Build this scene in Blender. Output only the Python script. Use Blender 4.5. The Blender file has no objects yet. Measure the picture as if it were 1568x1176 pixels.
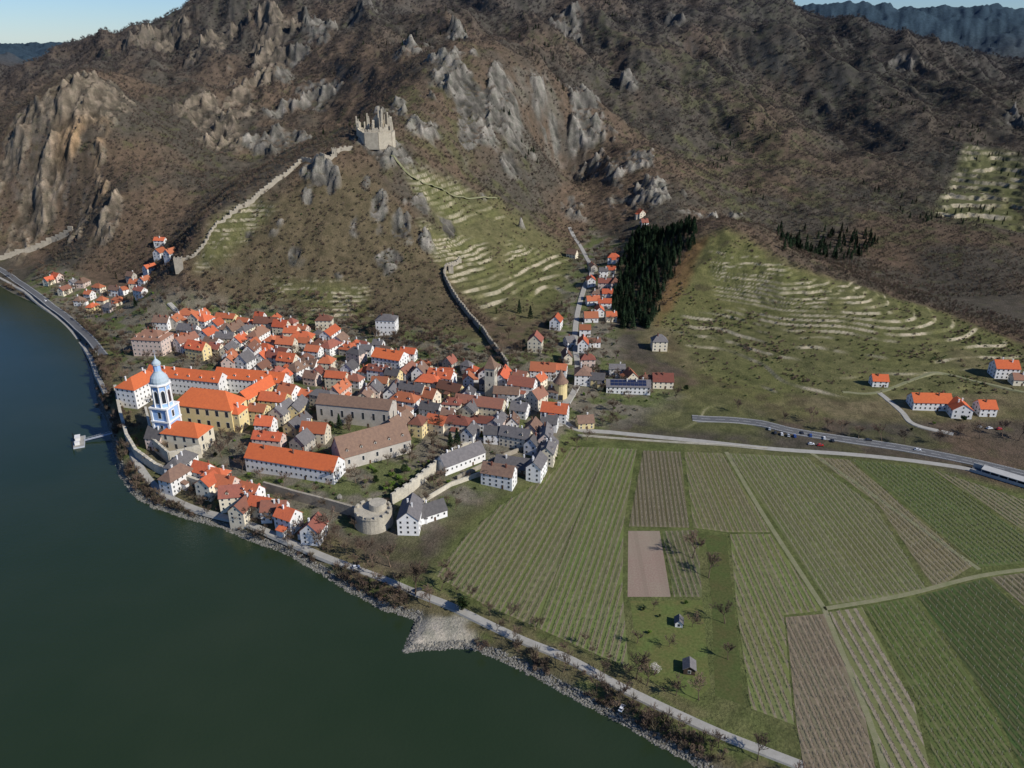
import bpy, math, random
import numpy as np
from mathutils import Vector, Matrix
random.seed(7); rng=np.random.default_rng(7)
sc=bpy.context.scene
rad=math.radians
# ------------------------------------------------------------------ survey geometry (camera station above the river)
CAMH=260.0; TH=rad(23.4); FP=1221.0; CT=math.cos(TH); ST=math.sin(TH)
def ray(px,py):
    u=px-784; v=588-py
    return u, v*ST+FP*CT, v*CT-FP*ST
def Pz(px,py,z):
    a,b,c=ray(px,py); t=(z-CAMH)/c
    return (a*t,b*t,z)
def PY(px,py,Y):
    a,b,c=ray(px,py); t=Y/b
    return (a*t,Y,CAMH+c*t)
# ------------------------------------------------------------------ noise
_T=rng.random((257,257)); _T[256,:]=_T[0,:]; _T[:,256]=_T[:,0]
def vn(x,y,s=0):
    x=np.asarray(x,float)+s*17.37+1000; y=np.asarray(y,float)+s*9.71+1000
    xi=np.floor(x).astype(int); yi=np.floor(y).astype(int); fx=x-xi; fy=y-yi
    fx=fx*fx*(3-2*fx); fy=fy*fy*(3-2*fy); xi&=255; yi&=255
    a=_T[xi,yi]; b=_T[xi+1,yi]; c=_T[xi,yi+1]; d=_T[xi+1,yi+1]
    return (a+(b-a)*fx+(c-a)*fy+(a-b-c+d)*fx*fy)*2-1
def fbm(x,y,o=4,s=0):
    r=0;a=1;t=0
    for i in range(o):
        ca,sa=math.cos(i*.9+.4),math.sin(i*.9+.4)
        r=r+a*vn((x*ca-y*sa)*2**i,(x*sa+y*ca)*2**i,s+i*3); t+=a; a*=.5
    return r/t*1.5
def ridg(x,y,o=4,s=0):
    r=0;a=1;t=0
    for i in range(o):
        ca,sa=math.cos(i*1.1+.2),math.sin(i*1.1+.2)
        r=r+a*(1-np.abs(vn((x*ca-y*sa)*2**i,(x*sa+y*ca)*2**i,s+i*3))*1.6); t+=a; a*=.55
    return r/t
def sstep(x): x=np.clip(x,0,1); return x*x*(3-2*x)
def segdist(x,y,pl,closed=False):
    d=np.full(np.shape(x),1e9); n=len(pl)
    for i in range(n if closed else n-1):
        ax,ay=pl[i][:2]; bx,by=pl[(i+1)%n][:2]
        dx,dy=bx-ax,by-ay; L=dx*dx+dy*dy+1e-9
        t=np.clip(((x-ax)*dx+(y-ay)*dy)/L,0,1)
        d=np.minimum(d,(x-ax-t*dx)**2+(y-ay-t*dy)**2)
    return np.sqrt(d)
def inside(x,y,pl):
    r=np.zeros(np.shape(x),bool); n=len(pl)
    for i in range(n):
        ax,ay=pl[i][:2]; bx,by=pl[(i+1)%n][:2]
        if ay==by: continue
        r^=((ay>y)!=(by>y))&(x<(bx-ax)*(y-ay)/(by-ay)+ax)
    return r
def pmask(x,y,pl,soft):
    x=np.atleast_1d(x); y=np.atleast_1d(y)
    out=np.zeros(x.shape); P=np.array([p[:2] for p in pl])
    s=(x>P[:,0].min()-soft)&(x<P[:,0].max()+soft)&(y>P[:,1].min()-soft)&(y<P[:,1].max()+soft)
    if not s.any(): return out
    xs,ys=x[s],y[s]; d=segdist(xs,ys,pl,True); d=np.where(inside(xs,ys,pl),-d,d)
    out[s]=sstep(.5-d/(2*soft)); return out
# ------------------------------------------------------------------ height control
CP=[]
for p in [(125,108,1150),(60,190,1100),(20,240,1080),(20,370,1000),(100,360,1000),(180,410,900),(150,200,1080),(170,300,980),
 (230,330,950),(270,250,1060),(200,150,1200),(300,200,1200),(300,300,1000),(350,250,1120),(400,200,1200),(400,250,1100),
 (350,100,1450),(450,100,1450),(480,150,1350),(520,200,1180),(250,130,1350),(150,68,1900),(200,52,1850),(240,35,1800),(290,6,1780),
 (340,-10,1800),(430,-40,1900),(600,-60,2000),(900,-80,2100),(1100,-40,2100),(1190,-8,2050),(1230,12,2000),(1300,28,1950),
 (1400,62,1850),(1568,115,1750),(500,235,910),(460,250,890),(400,305,850),(330,345,820),(300,375,800),(275,405,790),(250,430,780),
 (350,480,750),(450,480,740),(550,480,735),(640,500,700),(400,400,790),(500,400,785),(500,300,855),(575,230,925),(560,215,935),(595,215,937),
 (620,300,880),(600,400,800),(700,300,950),(700,400,820),(720,480,730),(800,350,960),(800,430,830),(850,400,900),(780,490,720),
 (860,470,760),(880,350,1050),(860,300,1200),(930,390,940),(1000,340,1000),(700,250,1010),(640,200,1020),(700,90,1180),(660,130,1120),
 (800,100,1250),(780,200,1120),(850,250,1180),(900,200,1250),(880,130,1400),(950,230,1180),(1000,280,1100),(1060,300,1080),
 (700,0,1800),(600,50,1500),(560,100,1350),(500,0,1800),(900,50,1700),(1000,0,1900),(1000,100,1600),(1100,150,1450),(1100,250,1250),
 (1150,350,1050),(1250,150,1500),(1400,150,1500),(1500,200,1350),(1400,250,1250),(1250,250,1250),(1250,350,1040),
 (1100,345,850),(1200,400,800),(1060,360,850),(1300,440,750),(1000,420,800),(1000,520,680),(1100,450,760),(1100,540,650),(1200,500,690),
 (1200,600,565),(1300,520,660),(1300,600,560),(1400,500,680),(1500,550,620),(1568,520,665),(1400,440,850),(1400,400,930),(1400,350,1020),
 (1500,300,1130),(1500,400,900),(1568,250,1200),(1568,400,900),(0,76,4200),(120,74,4200),(60,77,7500),(0,95,2600),(60,110,2000),
 (0,140,1600),(1300,12,3600),(1568,18,3600),(1450,12,3700),(1400,110,2500),(1200,380,980)]:
    CP.append(PY(*p))
for p in [(260,680,12),(200,640,12),(450,740,10),(540,780,8),(640,800,6),(700,740,7),(860,660,8),(600,640,12),(500,600,13),(400,560,13),
 (300,540,13),(230,540,12),(700,560,14),(860,560,11),(880,620,8),(400,500,14),(160,500,7),(100,440,9),(50,432,6),(330,760,5),(430,810,4),
 (540,860,4),(640,900,4),(240,740,4),(190,480,9),(220,440,16),(150,435,11),(880,500,13),(950,600,7),(1100,650,6),(1300,650,6),(1500,660,6),
 (1568,680,6),(740,940,4),(960,1050,4),(1240,1170,4),(800,800,5),(1000,800,5),(1300,800,5),(1500,800,5),(1200,1000,5),(1000,720,5),(1500,1100,5)]:
    CP.append(Pz(*p))
CP+= [(900,600,30),(1100,900,60),(1400,1500,190),(1300,1000,90),(-1000,1400,150),(-1250,1800,220),(0,2800,250),(-700,2700,160),(-400,2300,230),
 (700,2700,220),(-1500,2600,190),(1500,2900,230),(0,4200,270),(3000,4300,330),(-4000,4000,200),(-3500,8000,190),(0,8000,250),(4000,8000,280),
 (-900,950,2),(-600,500,0),(-300,300,0),(0,150,0),(-700,760,0),(-3000,2500,150),(300,100,4),(600,300,5),(-6000,14000,200),(6000,14000,250),(2200,1800,200),(2500,1000,120)]
CP=np.array(CP)
CC=45.0
def _phi(dx,dy): return np.sqrt(dx*dx+dy*dy+CC*CC)/1000
n=len(CP); A=np.zeros((n+3,n+3))
A[:n,:n]=_phi(CP[:,0][:,None]-CP[:,0][None],CP[:,1][:,None]-CP[:,1][None])-np.eye(n)*.004
A[:n,n]=1;A[:n,n+1]=CP[:,0]/1000;A[:n,n+2]=CP[:,1]/1000;A[n:,:n]=A[:n,n:].T
Wt=np.linalg.solve(A,np.concatenate([CP[:,2],[0,0,0]]))
def MQ(x,y):
    z=Wt[n]+Wt[n+1]*x/1000+Wt[n+2]*y/1000
    for i in range(n): z=z+Wt[i]*_phi(x-CP[i,0],y-CP[i,1])
    return z
SHpx=[(1080,1176),(980,1122),(880,1066),(790,1018),(720,990),(660,992),(622,996),(632,965),(640,946),(590,932),(540,907),(480,868),(430,843),(380,824),(340,806),(300,797),
 (240,777),(205,757),(184,722),(176,685),(168,650),(150,610),(145,570),(127,522),(100,492),(60,467),(20,449),(0,438)]
SH=[Pz(a,b,0)[:2] for a,b in SHpx]
RIV=[(900,-400),(420,-50),(200,125)]+SH+[(-760,960),(-1000,1060),(-1500,1150),(-4000,1200),(-4000,-3000),(900,-3000)]
PLpx=[(655,900),(700,830),(770,765),(850,720),(875,676),(1050,684),(1180,694),(1400,712),(1568,760)]
PLAIN=[Pz(a,b,5)[:2] for a,b in PLpx]+[(700,360),(700,60),(330,60)]+[Pz(a,b,5)[:2] for a,b in [(1255,1165),(1100,1110),(960,1045),(870,998),(740,940)]]
def Hbase(x,y):
    x=np.asarray(x,float);y=np.asarray(y,float)
    z=MQ(x,y)
    a=sstep((z-16)/50); b=sstep((y-1080)/450)
    z=z+a*(fbm(x/170,y/170,3,1)*(7+16*b)+fbm(x/48,y/48,3,5)*(5+6*b))
    z=z+a*b*(ridg((x+y*.35)/190,y/420,4,9)-.45)*62*(1-.5*sstep((y-1700)/300))
    return z
def rshore(z,x,y):
    d=segdist(x,y,RIV,True); ins=inside(x,y,RIV)
    d2=d+fbm(x/7,y/7,2,77)*.9
    z=np.maximum(z,2.6)
    z=np.where(ins,-6*sstep(d2/10),z*1.0)
    return np.where(ins,z,-.4+(z+.4)*sstep((d2+2.5)/10)),np.where(ins,-d,d)
def hit0(px,py,fn=None):
    fn=fn or Hbase
    a,b,c=ray(px,py); Y=np.concatenate([np.arange(200,1300,2.5),np.arange(1300,3500,8)])
    t=Y/b; z=CAMH+c*t; h=fn(a*t,Y)
    k=np.nonzero(h>=z)[0]
    if len(k)==0: k=[len(Y)-1]
    i=k[0]
    if i>0:
        d0=z[i-1]-h[i-1]; d1=z[i]-h[i]; w=d0/(d0-d1+1e-9); tt=t[i-1]+(t[i]-t[i-1])*w
    else: tt=t[i]
    return (a*tt,b*tt)
ROCKS=[(60,250,30,50),(100,170,42,48),(150,280,20,45),(120,125,44,28),(160,340,15,20),(40,215,30,30),
 (370,170,46,46),(400,125,40,32),(310,170,28,32),(260,60,45,40),(340,70,36,36),(430,90,40,32),(480,150,40,30),(420,50,40,40),(400,225,45,18),(470,40,40,40),(350,215,28,24),(540,30,30,30),
 (575,228,22,14),(490,265,14,11),(512,285,8,11),(580,310,9,16),(615,345,9,16),(430,345,7,7),(600,400,9,9),(560,280,6,9),(470,300,6,9),(650,370,6,6),(690,350,7,7),(380,360,6,8),(540,350,6,9),(450,390,5,6),(520,420,5,5),(640,310,6,8),
 (690,130,38,42),(720,180,34,32),(778,185,22,46),(660,205,18,18),(780,250,11,14),(820,130,14,24),(890,150,27,42),(920,200,30,36),(955,240,34,28),(990,290,30,26),
 (880,310,14,16),(1050,322,26,11),(935,265,24,20),(605,165,14,24),(1390,100,28,24),(1560,190,22,22),(640,80,18,30),(870,50,20,30),(765,130,14,22),(1035,25,16,18),(1120,330,14,7),(850,200,10,14),(740,300,7,9),(800,350,6,6),(700,50,14,26),(960,120,12,18)]
RB=[]
for a,b,c,d in ROCKS:
    h=hit0(a,b); RB.append((h[0],h[1],c,d))
def rockm(x,y):
    m=np.zeros(np.shape(x))
    for cx,cy,rx,ry in RB:
        q=((x-cx)/rx)**2+((y-cy)/(ry*1.25))**2
        m=np.maximum(m,np.exp(-q*.6))
    nn=fbm(x/38,y/44,4,21); n3_=fbm(x/9,y/12,3,23)
    m=np.clip((m*1.15+nn*.85+n3_*.25-.55)*2.8,0,1)*sstep(m*4)
    return m
def HP(l,fn=Hbase): return [hit0(a,b) for a,b in l]
TER=[(HP([(1150,465),(1300,430),(1420,470),(1568,530),(1568,600),(1300,612),(1180,600)]),2.1),
 (HP([(780,370),(870,390),(895,430),(830,470),(770,440)]),3.0),
 (HP([(960,600),(1100,590),(1175,640),(1165,668),(1000,655)]),1.2),
 (HP([(1480,220),(1568,235),(1568,355),(1430,325)]),6),
 (HP([(420,430),(560,440),(570,490),(380,490)]),2.8),
 (HP([(640,500),(740,505),(765,548),(680,545)]),2.4),
 (HP([(330,330),(390,305),(420,320),(340,400),(300,410)]),3.6),
 (HP([(620,255),(700,275),(770,330),(700,345),(640,300)]),5),
 (HP([(1010,480),(1170,470),(1180,600),(1080,570)]),2.1),
 (HP([(640,340),(740,370),(780,440),(760,490),(690,430)]),3.4),
 (HP([(1090,380),(1200,405),(1290,445),(1200,470),(1100,455)]),2.6)]
def Hfull(x,y,ret=False):
    x=np.atleast_1d(np.asarray(x,float)); y=np.atleast_1d(np.asarray(y,float))
    z=Hbase(x,y); r=rockm(x,y)
    far=sstep((y-1100)/500)
    r1=ridg(x/34,y/46,5,31); r2=ridg(x/11,y/13,4,35)
    z=z+r*(np.clip(r1-.1,0,2)**1.5*(26+14*far)+np.clip(r2,0,2)**1.4*5-5)
    z=z+sstep((z-18)/30)*(1-r)*(fbm(x/12,y/12,2,41)*1.5)
    tm=np.zeros(x.shape); tr=np.zeros(x.shape)
    for k_,(pl,s) in enumerate(TER):
        m=pmask(x,y,pl,9)
        if m.any():
            m=m*(1-.55*sstep(fbm(x/40,y/40,2,55)*1.5-.55)); tm=np.maximum(tm,m)
            w=z+fbm(x/60,y/60,2,51)*1.2
            q=w/s; fq=np.floor(q); zt=(fq+sstep((q-fq-.78)/.22)*.9+.10*(q-fq))*s-(w-z)
            gate=sstep(1.0+1.6*fbm(x/30,fq*3.1+k_,1,57))
            tr=np.maximum(tr,m*sstep((q-fq-.72)/.1)*gate)
            z=z+(zt-z)*m
    pm=pmask(x,y,PLAIN,14); pm=np.clip(pm*2,0,1)
    z=z+(5-z)*pm
    z,sd=rshore(z,x,y)
    if ret: return z,r,tm,pm,sd,tr,r1*.5+r2*.5
    return z
def hz(x,y): return float(Hfull(x,y)[0])
def hit(px,py): return hit0(px,py,Hfull)
# ------------------------------------------------------------------ materials
def newmat(name):
    m=bpy.data.materials.new(name); m.use_nodes=True; nt=m.node_tree
    return m,nt,nt.nodes['Principled BSDF']
def N(nt,t,**k):
    nd=nt.nodes.new(t)
    for a,b in k.items(): setattr(nd,a,b)
    return nd
def mixc(nt,fac,a,b,bt='MIX'):
    m=N(nt,'ShaderNodeMix',data_type='RGBA',blend_type=bt)
    for s,v in ((m.inputs[0],fac),(m.inputs[6],a),(m.inputs[7],b)):
        if hasattr(v,'links') or hasattr(v,'is_linked'): nt.links.new(v,s)
        else: s.default_value=v if not isinstance(v,tuple) or len(v)==4 else (*v,1)
    return m.outputs[2]
def noise(nt,scale,detail=4,rough=.6,vec=None):
    g=N(nt,'ShaderNodeNewGeometry'); t=N(nt,'ShaderNodeTexNoise'); t.inputs['Scale'].default_value=scale
    t.inputs['Detail'].default_value=detail; t.inputs['Roughness'].default_value=rough
    nt.links.new(g.outputs['Position'],t.inputs['Vector']); return t.outputs['Fac']
def ramp(nt,f,lo,hi):
    m=N(nt,'ShaderNodeMapRange'); m.inputs[1].default_value=lo; m.inputs[2].default_value=hi; nt.links.new(f,m.inputs[0]); return m.outputs[0]
def mat(name,c1,c2=None,scale=.5,rough=.9,rnd=0.0,bump=0,bscale=2,spec=.2,metal=0,far=None,alt=None):
    m,nt,b=newmat(name); c2=c2 or tuple(v*.6 for v in c1)
    c=mixc(nt,ramp(nt,noise(nt,scale),.35,.68),c1,c2)
    c=mixc(nt,.5,c,mixc(nt,ramp(nt,noise(nt,scale*7),.3,.7),c1,c2))
    if rnd:
        oi=N(nt,'ShaderNodeObjectInfo'); mr=N(nt,'ShaderNodeMapRange'); mr.inputs[3].default_value=1-rnd; mr.inputs[4].default_value=1+rnd*.6
        nt.links.new(oi.outputs['Random'],mr.inputs[0])
        ml=N(nt,'ShaderNodeMath',operation='FRACT'); mu=N(nt,'ShaderNodeMath',operation='MULTIPLY'); mu.inputs[1].default_value=7.3
        nt.links.new(oi.outputs['Random'],mu.inputs[0]); nt.links.new(mu.outputs[0],ml.inputs[0])
        if alt: c=mixc(nt,ramp(nt,ml.outputs[0],.3,1.2),c,alt)
        hs=N(nt,'ShaderNodeHueSaturation'); nt.links.new(c,hs.inputs['Color']); nt.links.new(mr.outputs[0],hs.inputs['Value'])
        mh=N(nt,'ShaderNodeMapRange'); mh.inputs[3].default_value=.5-.02*rnd; mh.inputs[4].default_value=.5+.02*rnd
        nt.links.new(ml.outputs[0],mh.inputs[0]); nt.links.new(mh.outputs[0],hs.inputs['Hue'])
        c=hs.outputs[0]
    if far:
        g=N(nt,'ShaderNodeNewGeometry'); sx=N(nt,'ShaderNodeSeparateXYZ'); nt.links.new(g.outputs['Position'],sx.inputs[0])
        c=mixc(nt,ramp(nt,sx.outputs[1],900,1900),c,far)  # aerial haze painted into the base colour, growing with world Y
    nt.links.new(c,b.inputs['Base Color']); b.inputs['Roughness'].default_value=rough; b.inputs['Specular IOR Level'].default_value=spec
    b.inputs['Metallic'].default_value=metal
    if bump:
        bp=N(nt,'ShaderNodeBump'); bp.inputs['Strength'].default_value=bump; bp.inputs['Distance'].default_value=.3
        nt.links.new(noise(nt,bscale),bp.inputs['Height']); nt.links.new(bp.outputs[0],b.inputs['Normal'])
    return m
M={}
M['ro']=mat('orange_roof_tiles',(.60,.155,.06),(.40,.105,.05),.6,rnd=.3,bump=.5,bscale=3,alt=(.30,.115,.07))
M['rom']=mat('new_orange_roof_tiles',(.62,.15,.05),(.47,.11,.045),.6,rnd=.1,bump=.5,bscale=3)
M['rr']=mat('old_red_brown_tiles',(.30,.105,.065),(.17,.075,.055),.6,rnd=.35,bump=.5,bscale=3,alt=(.20,.12,.085))
M['rg']=mat('grey_slate_roof',(.17,.155,.15),(.09,.085,.085),.6,rnd=.35,bump=.4,bscale=3)
M['rb']=mat('brown_weathered_tiles',(.25,.155,.105),(.14,.09,.07),.5,rnd=.2,bump=.6,bscale=3)
M['ww']=mat('white_plaster',(.80,.78,.75),(.64,.62,.58),.25,rnd=.1)
M['wc']=mat('cream_plaster',(.74,.66,.50),(.60,.52,.39),.25,rnd=.18)
M['wy']=mat('yellow_plaster',(.74,.60,.30),(.58,.46,.24),.25,rnd=.1)
M['wp']=mat('pink_plaster',(.68,.53,.45),(.55,.43,.36),.25,rnd=.1)
M['wg']=mat('grey_plaster',(.52,.47,.40),(.34,.31,.26),.3,rnd=.15)
M['wb']=mat('pale_blue_plaster',(.34,.50,.74),(.28,.42,.66),.3)
M['wd']=mat('dark_timber',(.09,.06,.04),(.05,.035,.025),.8)
M['glass']=mat('window_glass',(.035,.04,.05),(.02,.025,.03),1,rough=.15,spec=.6)
M['frame']=mat('window_frame_paint',(.7,.68,.62),(.6,.58,.52),1)
M['door']=mat('wooden_door',(.12,.07,.04),(.08,.05,.03),1)
M['stone']=mat('old_stone_masonry',(.40,.35,.27),(.22,.195,.155),.35,bump=.8,bscale=1.2)
M['stonel']=mat('limewashed_stone',(.62,.56,.44),(.33,.30,.24),.22,bump=.6,bscale=1.2)
M['asph']=mat('asphalt',(.13,.13,.13),(.09,.09,.09),.3)
M['pave']=mat('pale_gravel_paving',(.38,.36,.32),(.26,.245,.21),.3)
M['dirt']=mat('dirt_track',(.25,.22,.14),(.13,.15,.06),.2)
M['kerb']=mat('kerb_stone',(.42,.41,.38),(.33,.32,.30),.5)
M['line']=mat('road_paint',(.75,.75,.72),(.6,.6,.57),2)
M['bark']=mat('tree_bark',(.13,.10,.075),(.08,.06,.045),1,rnd=.3)
M['twig']=mat('bare_twigs',(.18,.125,.085),(.10,.072,.05),.02,rnd=.4)
M['twigf']=mat('forest_twigs',(.165,.112,.078),(.08,.064,.05),.010,rnd=.5,far=(.072,.064,.064),alt=(.105,.092,.055))  # far colour is a painted haze tint for distant trees
M['pine']=mat('pine_needles',(.024,.046,.018),(.012,.026,.011),.3,rnd=.35)
M['leaf']=mat('evergreen_leaves',(.045,.075,.02),(.025,.045,.014),.4,rnd=.4)
M['spring']=mat('spring_leaves',(.13,.21,.03),(.08,.14,.02),.4,rnd=.3)
M['bloss']=mat('white_blossom',(.55,.52,.48),(.35,.32,.27),1,rnd=.2)
M['vine']=mat('vine_wood',(.10,.075,.05),(.055,.043,.03),.5)
M['post']=mat('vineyard_post',(.40,.37,.31),(.28,.26,.21),.5)
M['rockm']=mat('riprap_stone',(.25,.235,.20),(.12,.115,.10),.6,rnd=.4)
M['steel']=mat('painted_steel',(.45,.47,.5),(.35,.37,.4),1,rough=.5)
M['conc']=mat('concrete',(.45,.44,.41),(.33,.32,.30),.4)
M['rubber']=mat('tyre_rubber',(.02,.02,.02),(.015,.015,.015),1)
M['solar']=mat('solar_panel',(.02,.03,.07),(.015,.02,.05),1,rough=.2,spec=.6)
for k,c in dict(cr=(.5,.03,.02),cw=(.75,.75,.75),cs=(.4,.42,.44),ck=(.03,.03,.035),cb=(.03,.08,.3)).items():
    M[k]=mat('car_paint_'+k,c,tuple(v*.9 for v in c),1,rough=.25,spec=.5)
# ------------------------------------------------------------------ mesh helpers
class MB:
    def __init__(s): s.v=[];s.f=[]
    def quad(s,a,b,c,d): i=len(s.v); s.v+=[a,b,c,d]; s.f.append((i,i+1,i+2,i+3))
    def tri(s,a,b,c): i=len(s.v); s.v+=[a,b,c]; s.f.append((i,i+1,i+2))
    def poly(s,p): i=len(s.v); s.v+=list(p); s.f.append(tuple(range(i,i+len(p))))
    def box(s,x0,x1,y0,y1,z0,z1):
        i=len(s.v); s.v+=[(x0,y0,z0),(x1,y0,z0),(x1,y1,z0),(x0,y1,z0),(x0,y0,z1),(x1,y0,z1),(x1,y1,z1),(x0,y1,z1)]
        for f in ((0,3,2,1),(4,5,6,7),(0,1,5,4),(1,2,6,5),(2,3,7,6),(3,0,4,7)): s.f.append(tuple(i+k for k in f))
    def prism(s,p,z0,z1,top=1.0,c=None):
        n=len(p); i=len(s.v)
        cx,cy=c or (sum(q[0] for q in p)/n,sum(q[1] for q in p)/n)
        s.v+=[(a,b,z0) for a,b in p]+[(cx+(a-cx)*top,cy+(b-cy)*top,z1) for a,b in p]
        for k in range(n): s.f.append((i+k,i+(k+1)%n,i+n+(k+1)%n,i+n+k))
        s.f.append(tuple(i+n+k for k in range(n)))
    def ring(s,n,prof,cx=0,cy=0,rot=0):
        i=len(s.v); m=len(prof)
        for r,z in prof:
            for k in range(n):
                a=2*math.pi*k/n+rot; s.v.append((cx+r*math.cos(a),cy+r*math.sin(a),z))
        for j in range(m-1):
            for k in range(n): s.f.append((i+j*n+k,i+j*n+(k+1)%n,i+(j+1)*n+(k+1)%n,i+(j+1)*n+k))
        s.f.append(tuple(i+(m-1)*n+k for k in range(n)))
    def tube(s,p,q,r0,r1,n=3):
        p=Vector(p);q=Vector(q);d=(q-p)
        if d.length<1e-4: return
        d.normalize(); a=d.orthogonal().normalized(); b=d.cross(a); i=len(s.v)
        for c,r in ((p,r0),(q,r1)):
            for k in range(n):
                t=2*math.pi*k/n; s.v.append(tuple(c+a*(r*math.cos(t))+b*(r*math.sin(t))))
        for k in range(n): s.f.append((i+k,i+(k+1)%n,i+n+(k+1)%n,i+n+k))
    def mesh(s,name,m):
        me=bpy.data.meshes.new(name); me.from_pydata(s.v,[],s.f)
        if m is not None: me.materials.append(m)
        return me
def link(o): sc.collection.objects.link(o); return o
def obj(name,mb,m,parent=None,loc=None,rz=0,smooth=False):
    me=mb if isinstance(mb,bpy.types.Mesh) else mb.mesh(name,m)
    o=bpy.data.objects.new(name,me); link(o)
    if loc is not None: o.location=loc
    if rz: o.rotation_euler[2]=rz
    if parent: o.parent=parent
    return o
def empty(name,loc=(0,0,0),rz=0):
    o=bpy.data.objects.new(name,None); o.location=loc; o.rotation_euler[2]=rz; o.empty_display_size=1; return link(o)
def npmesh(name,V,Fq,m):
    me=bpy.data.meshes.new(name); V=np.asarray(V,np.float32);Fq=np.asarray(Fq,np.int32)
    me.vertices.add(len(V)); me.vertices.foreach_set('co',V.ravel())
    k=Fq.shape[1]; me.loops.add(Fq.size); me.loops.foreach_set('vertex_index',Fq.ravel())
    me.polygons.add(len(Fq)); me.polygons.foreach_set('loop_start',np.arange(0,Fq.size,k,dtype=np.int32))
    me.update(calc_edges=True)
    if m: me.materials.append(m)
    return me
# ------------------------------------------------------------------ terrain
ys=np.concatenate([np.arange(-100,200,6.),np.arange(200,500,2.2),np.arange(500,1160,1.3)])
yy=[ys[-1]];st=1.6
while yy[-1]<2150: yy.append(yy[-1]+st); st*=1.0042
while yy[-1]<14000: yy.append(yy[-1]+st); st*=1.045
ys=np.concatenate([ys,yy[1:]])
NX=1140; ss=np.linspace(-1,1,NX); hw=300+.76*np.maximum(ys,0)
GX=ss[None,:]*hw[:,None]; GY=np.repeat(ys[:,None],NX,1)
sh=GX.shape; fx,fy=GX.ravel(),GY.ravel()
Z,R,TM,PM,SD,TR,RV=Hfull(fx,fy,True)
Zg=Z.reshape(sh)
dzs=np.gradient(Zg,axis=1)/np.gradient(GX,axis=1)
dzr=(np.gradient(Zg,axis=0)-dzs*np.gradient(GX,axis=0))/np.gradient(GY,axis=0)
SL=np.sqrt(dzs**2+dzr**2).ravel()
GRASS=HP([(1065,372),(1110,350),(1200,400),(1320,440),(1450,480),(1568,530),(1568,640),(1400,640),(1200,640),(1100,600),(985,520),(1020,450)])
GR2=HP([(640,270),(760,305),(860,370),(900,440),(860,478),(780,500),(740,430),(660,330)])
GR3=HP([(280,410),(340,350),(440,290),(560,260),(680,400),(740,540),(560,480),(330,480)])
TOWN=[Pz(a,b,10)[:2] for a,b in [(160,520),(175,560),(185,640),(190,700),(250,745),(400,790),(540,810),(640,810),(760,745),(860,690),(960,640),(1040,600),(950,560),(940,480),(960,400),(900,370),(860,470),(840,520),(780,540),(640,510),(400,480),(260,475),(60,405),(40,430)]]
def col(*c): return np.array(c)
def lerp(a,b,m): return a+(b-a)*m[:,None]
n1=fbm(fx/90,fy/90,4,61); n2=fbm(fx/14,fy/14,3,65); n3=fbm(fx/300,fy/300,3,69)
C=np.tile(col(.118,.085,.06),(len(fx),1))
C=lerp(C,col(.078,.068,.054),sstep(n1*1.2+.5)); C=lerp(C,col(.088,.088,.042),sstep(n2*1.1+n3-.25)*.7)
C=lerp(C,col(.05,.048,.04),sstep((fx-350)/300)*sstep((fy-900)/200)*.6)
g3=pmask(fx+n2*8,fy+n1*10,GR3,25); C=lerp(C,col(.10,.085,.05),g3*.75)
g2=pmask(fx+n2*8,fy+n1*10,GR2,20); C=lerp(C,col(.125,.118,.055),g2*.85)
g1=pmask(fx+n2*4,fy+n1*5,GRASS,10); C=lerp(C,col(.13,.128,.052),g1*.95); C=lerp(C,col(.16,.13,.08),g1*sstep(n1*1.5+.4)*.85); C=lerp(C,col(.085,.07,.042),g1*sstep(n2*2+n1-.2)*.7)
OR=HP([(1085,362),(1060,372),(1015,430),(1005,500),(1030,470)]); go=pmask(fx+n2*3,fy,OR,5); C=lerp(C,col(.16,.09,.045),go*.7)
C=lerp(C,col(.118,.122,.05),TM*.75)
C=lerp(C,col(.40,.35,.26),TR*sstep(.9+n2)*sstep((SL-.22)/.22)*.92)
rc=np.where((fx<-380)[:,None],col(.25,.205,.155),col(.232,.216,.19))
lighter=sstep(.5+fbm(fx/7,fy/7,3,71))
rc=rc*((.6+.55*lighter)*np.clip(.2+1.15*RV,.28,1.35))[:,None]  # low ridge values darkened: crevice shade painted into the rock colour
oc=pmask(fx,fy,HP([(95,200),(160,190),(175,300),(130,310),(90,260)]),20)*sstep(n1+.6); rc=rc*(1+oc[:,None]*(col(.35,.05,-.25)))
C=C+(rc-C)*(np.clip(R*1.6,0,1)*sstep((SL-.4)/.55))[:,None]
steep=sstep((SL-1.15)/.5)*(1-R)*(1-TM)*sstep((Z-20)/10); C=lerp(C,col(.15,.135,.115),steep*sstep(n2+.5)*.6)
tw=pmask(fx+n2*4,fy,TOWN,10)*sstep((60-Z)/20); C=lerp(C,col(.17,.155,.12),tw*.85); C=lerp(C,col(.10,.12,.042),tw*sstep(n2*2+.2)*.85)
C=lerp(C,col(.105,.12,.045),PM)
C=lerp(C,col(.15,.13,.07),PM*sstep(n1+n2*.5)*.45)
bank=sstep((26-SD)/10)*(SD>0)*(fy<760); C=lerp(C,col(.14,.122,.065),bank*.85); C=lerp(C,col(.10,.13,.04),bank*sstep(n2*2)*.7)
shr=sstep((4.2-SD)/2.5)*(SD>-50); C=lerp(C,col(.16,.145,.115),shr*.85)
tip=Pz(655,975,1); tp=sstep((24+n2*7-np.hypot(fx-tip[0],(fy-tip[1])*1.5))/6)*(SD>-3); C=lerp(C,col(.36,.33,.28),tp*.9)
haze_mask=sstep((fy-900)/1100); C=lerp(C,C*.42+col(.030,.031,.034),haze_mask*.85)  # aerial haze painted into the vertex colour of distant slopes
haze_mask=sstep((fy-2100)/1200); C=lerp(C,col(.034,.058,.082),haze_mask*.97)  # stronger painted haze: farthest hills pulled to blue
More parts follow.
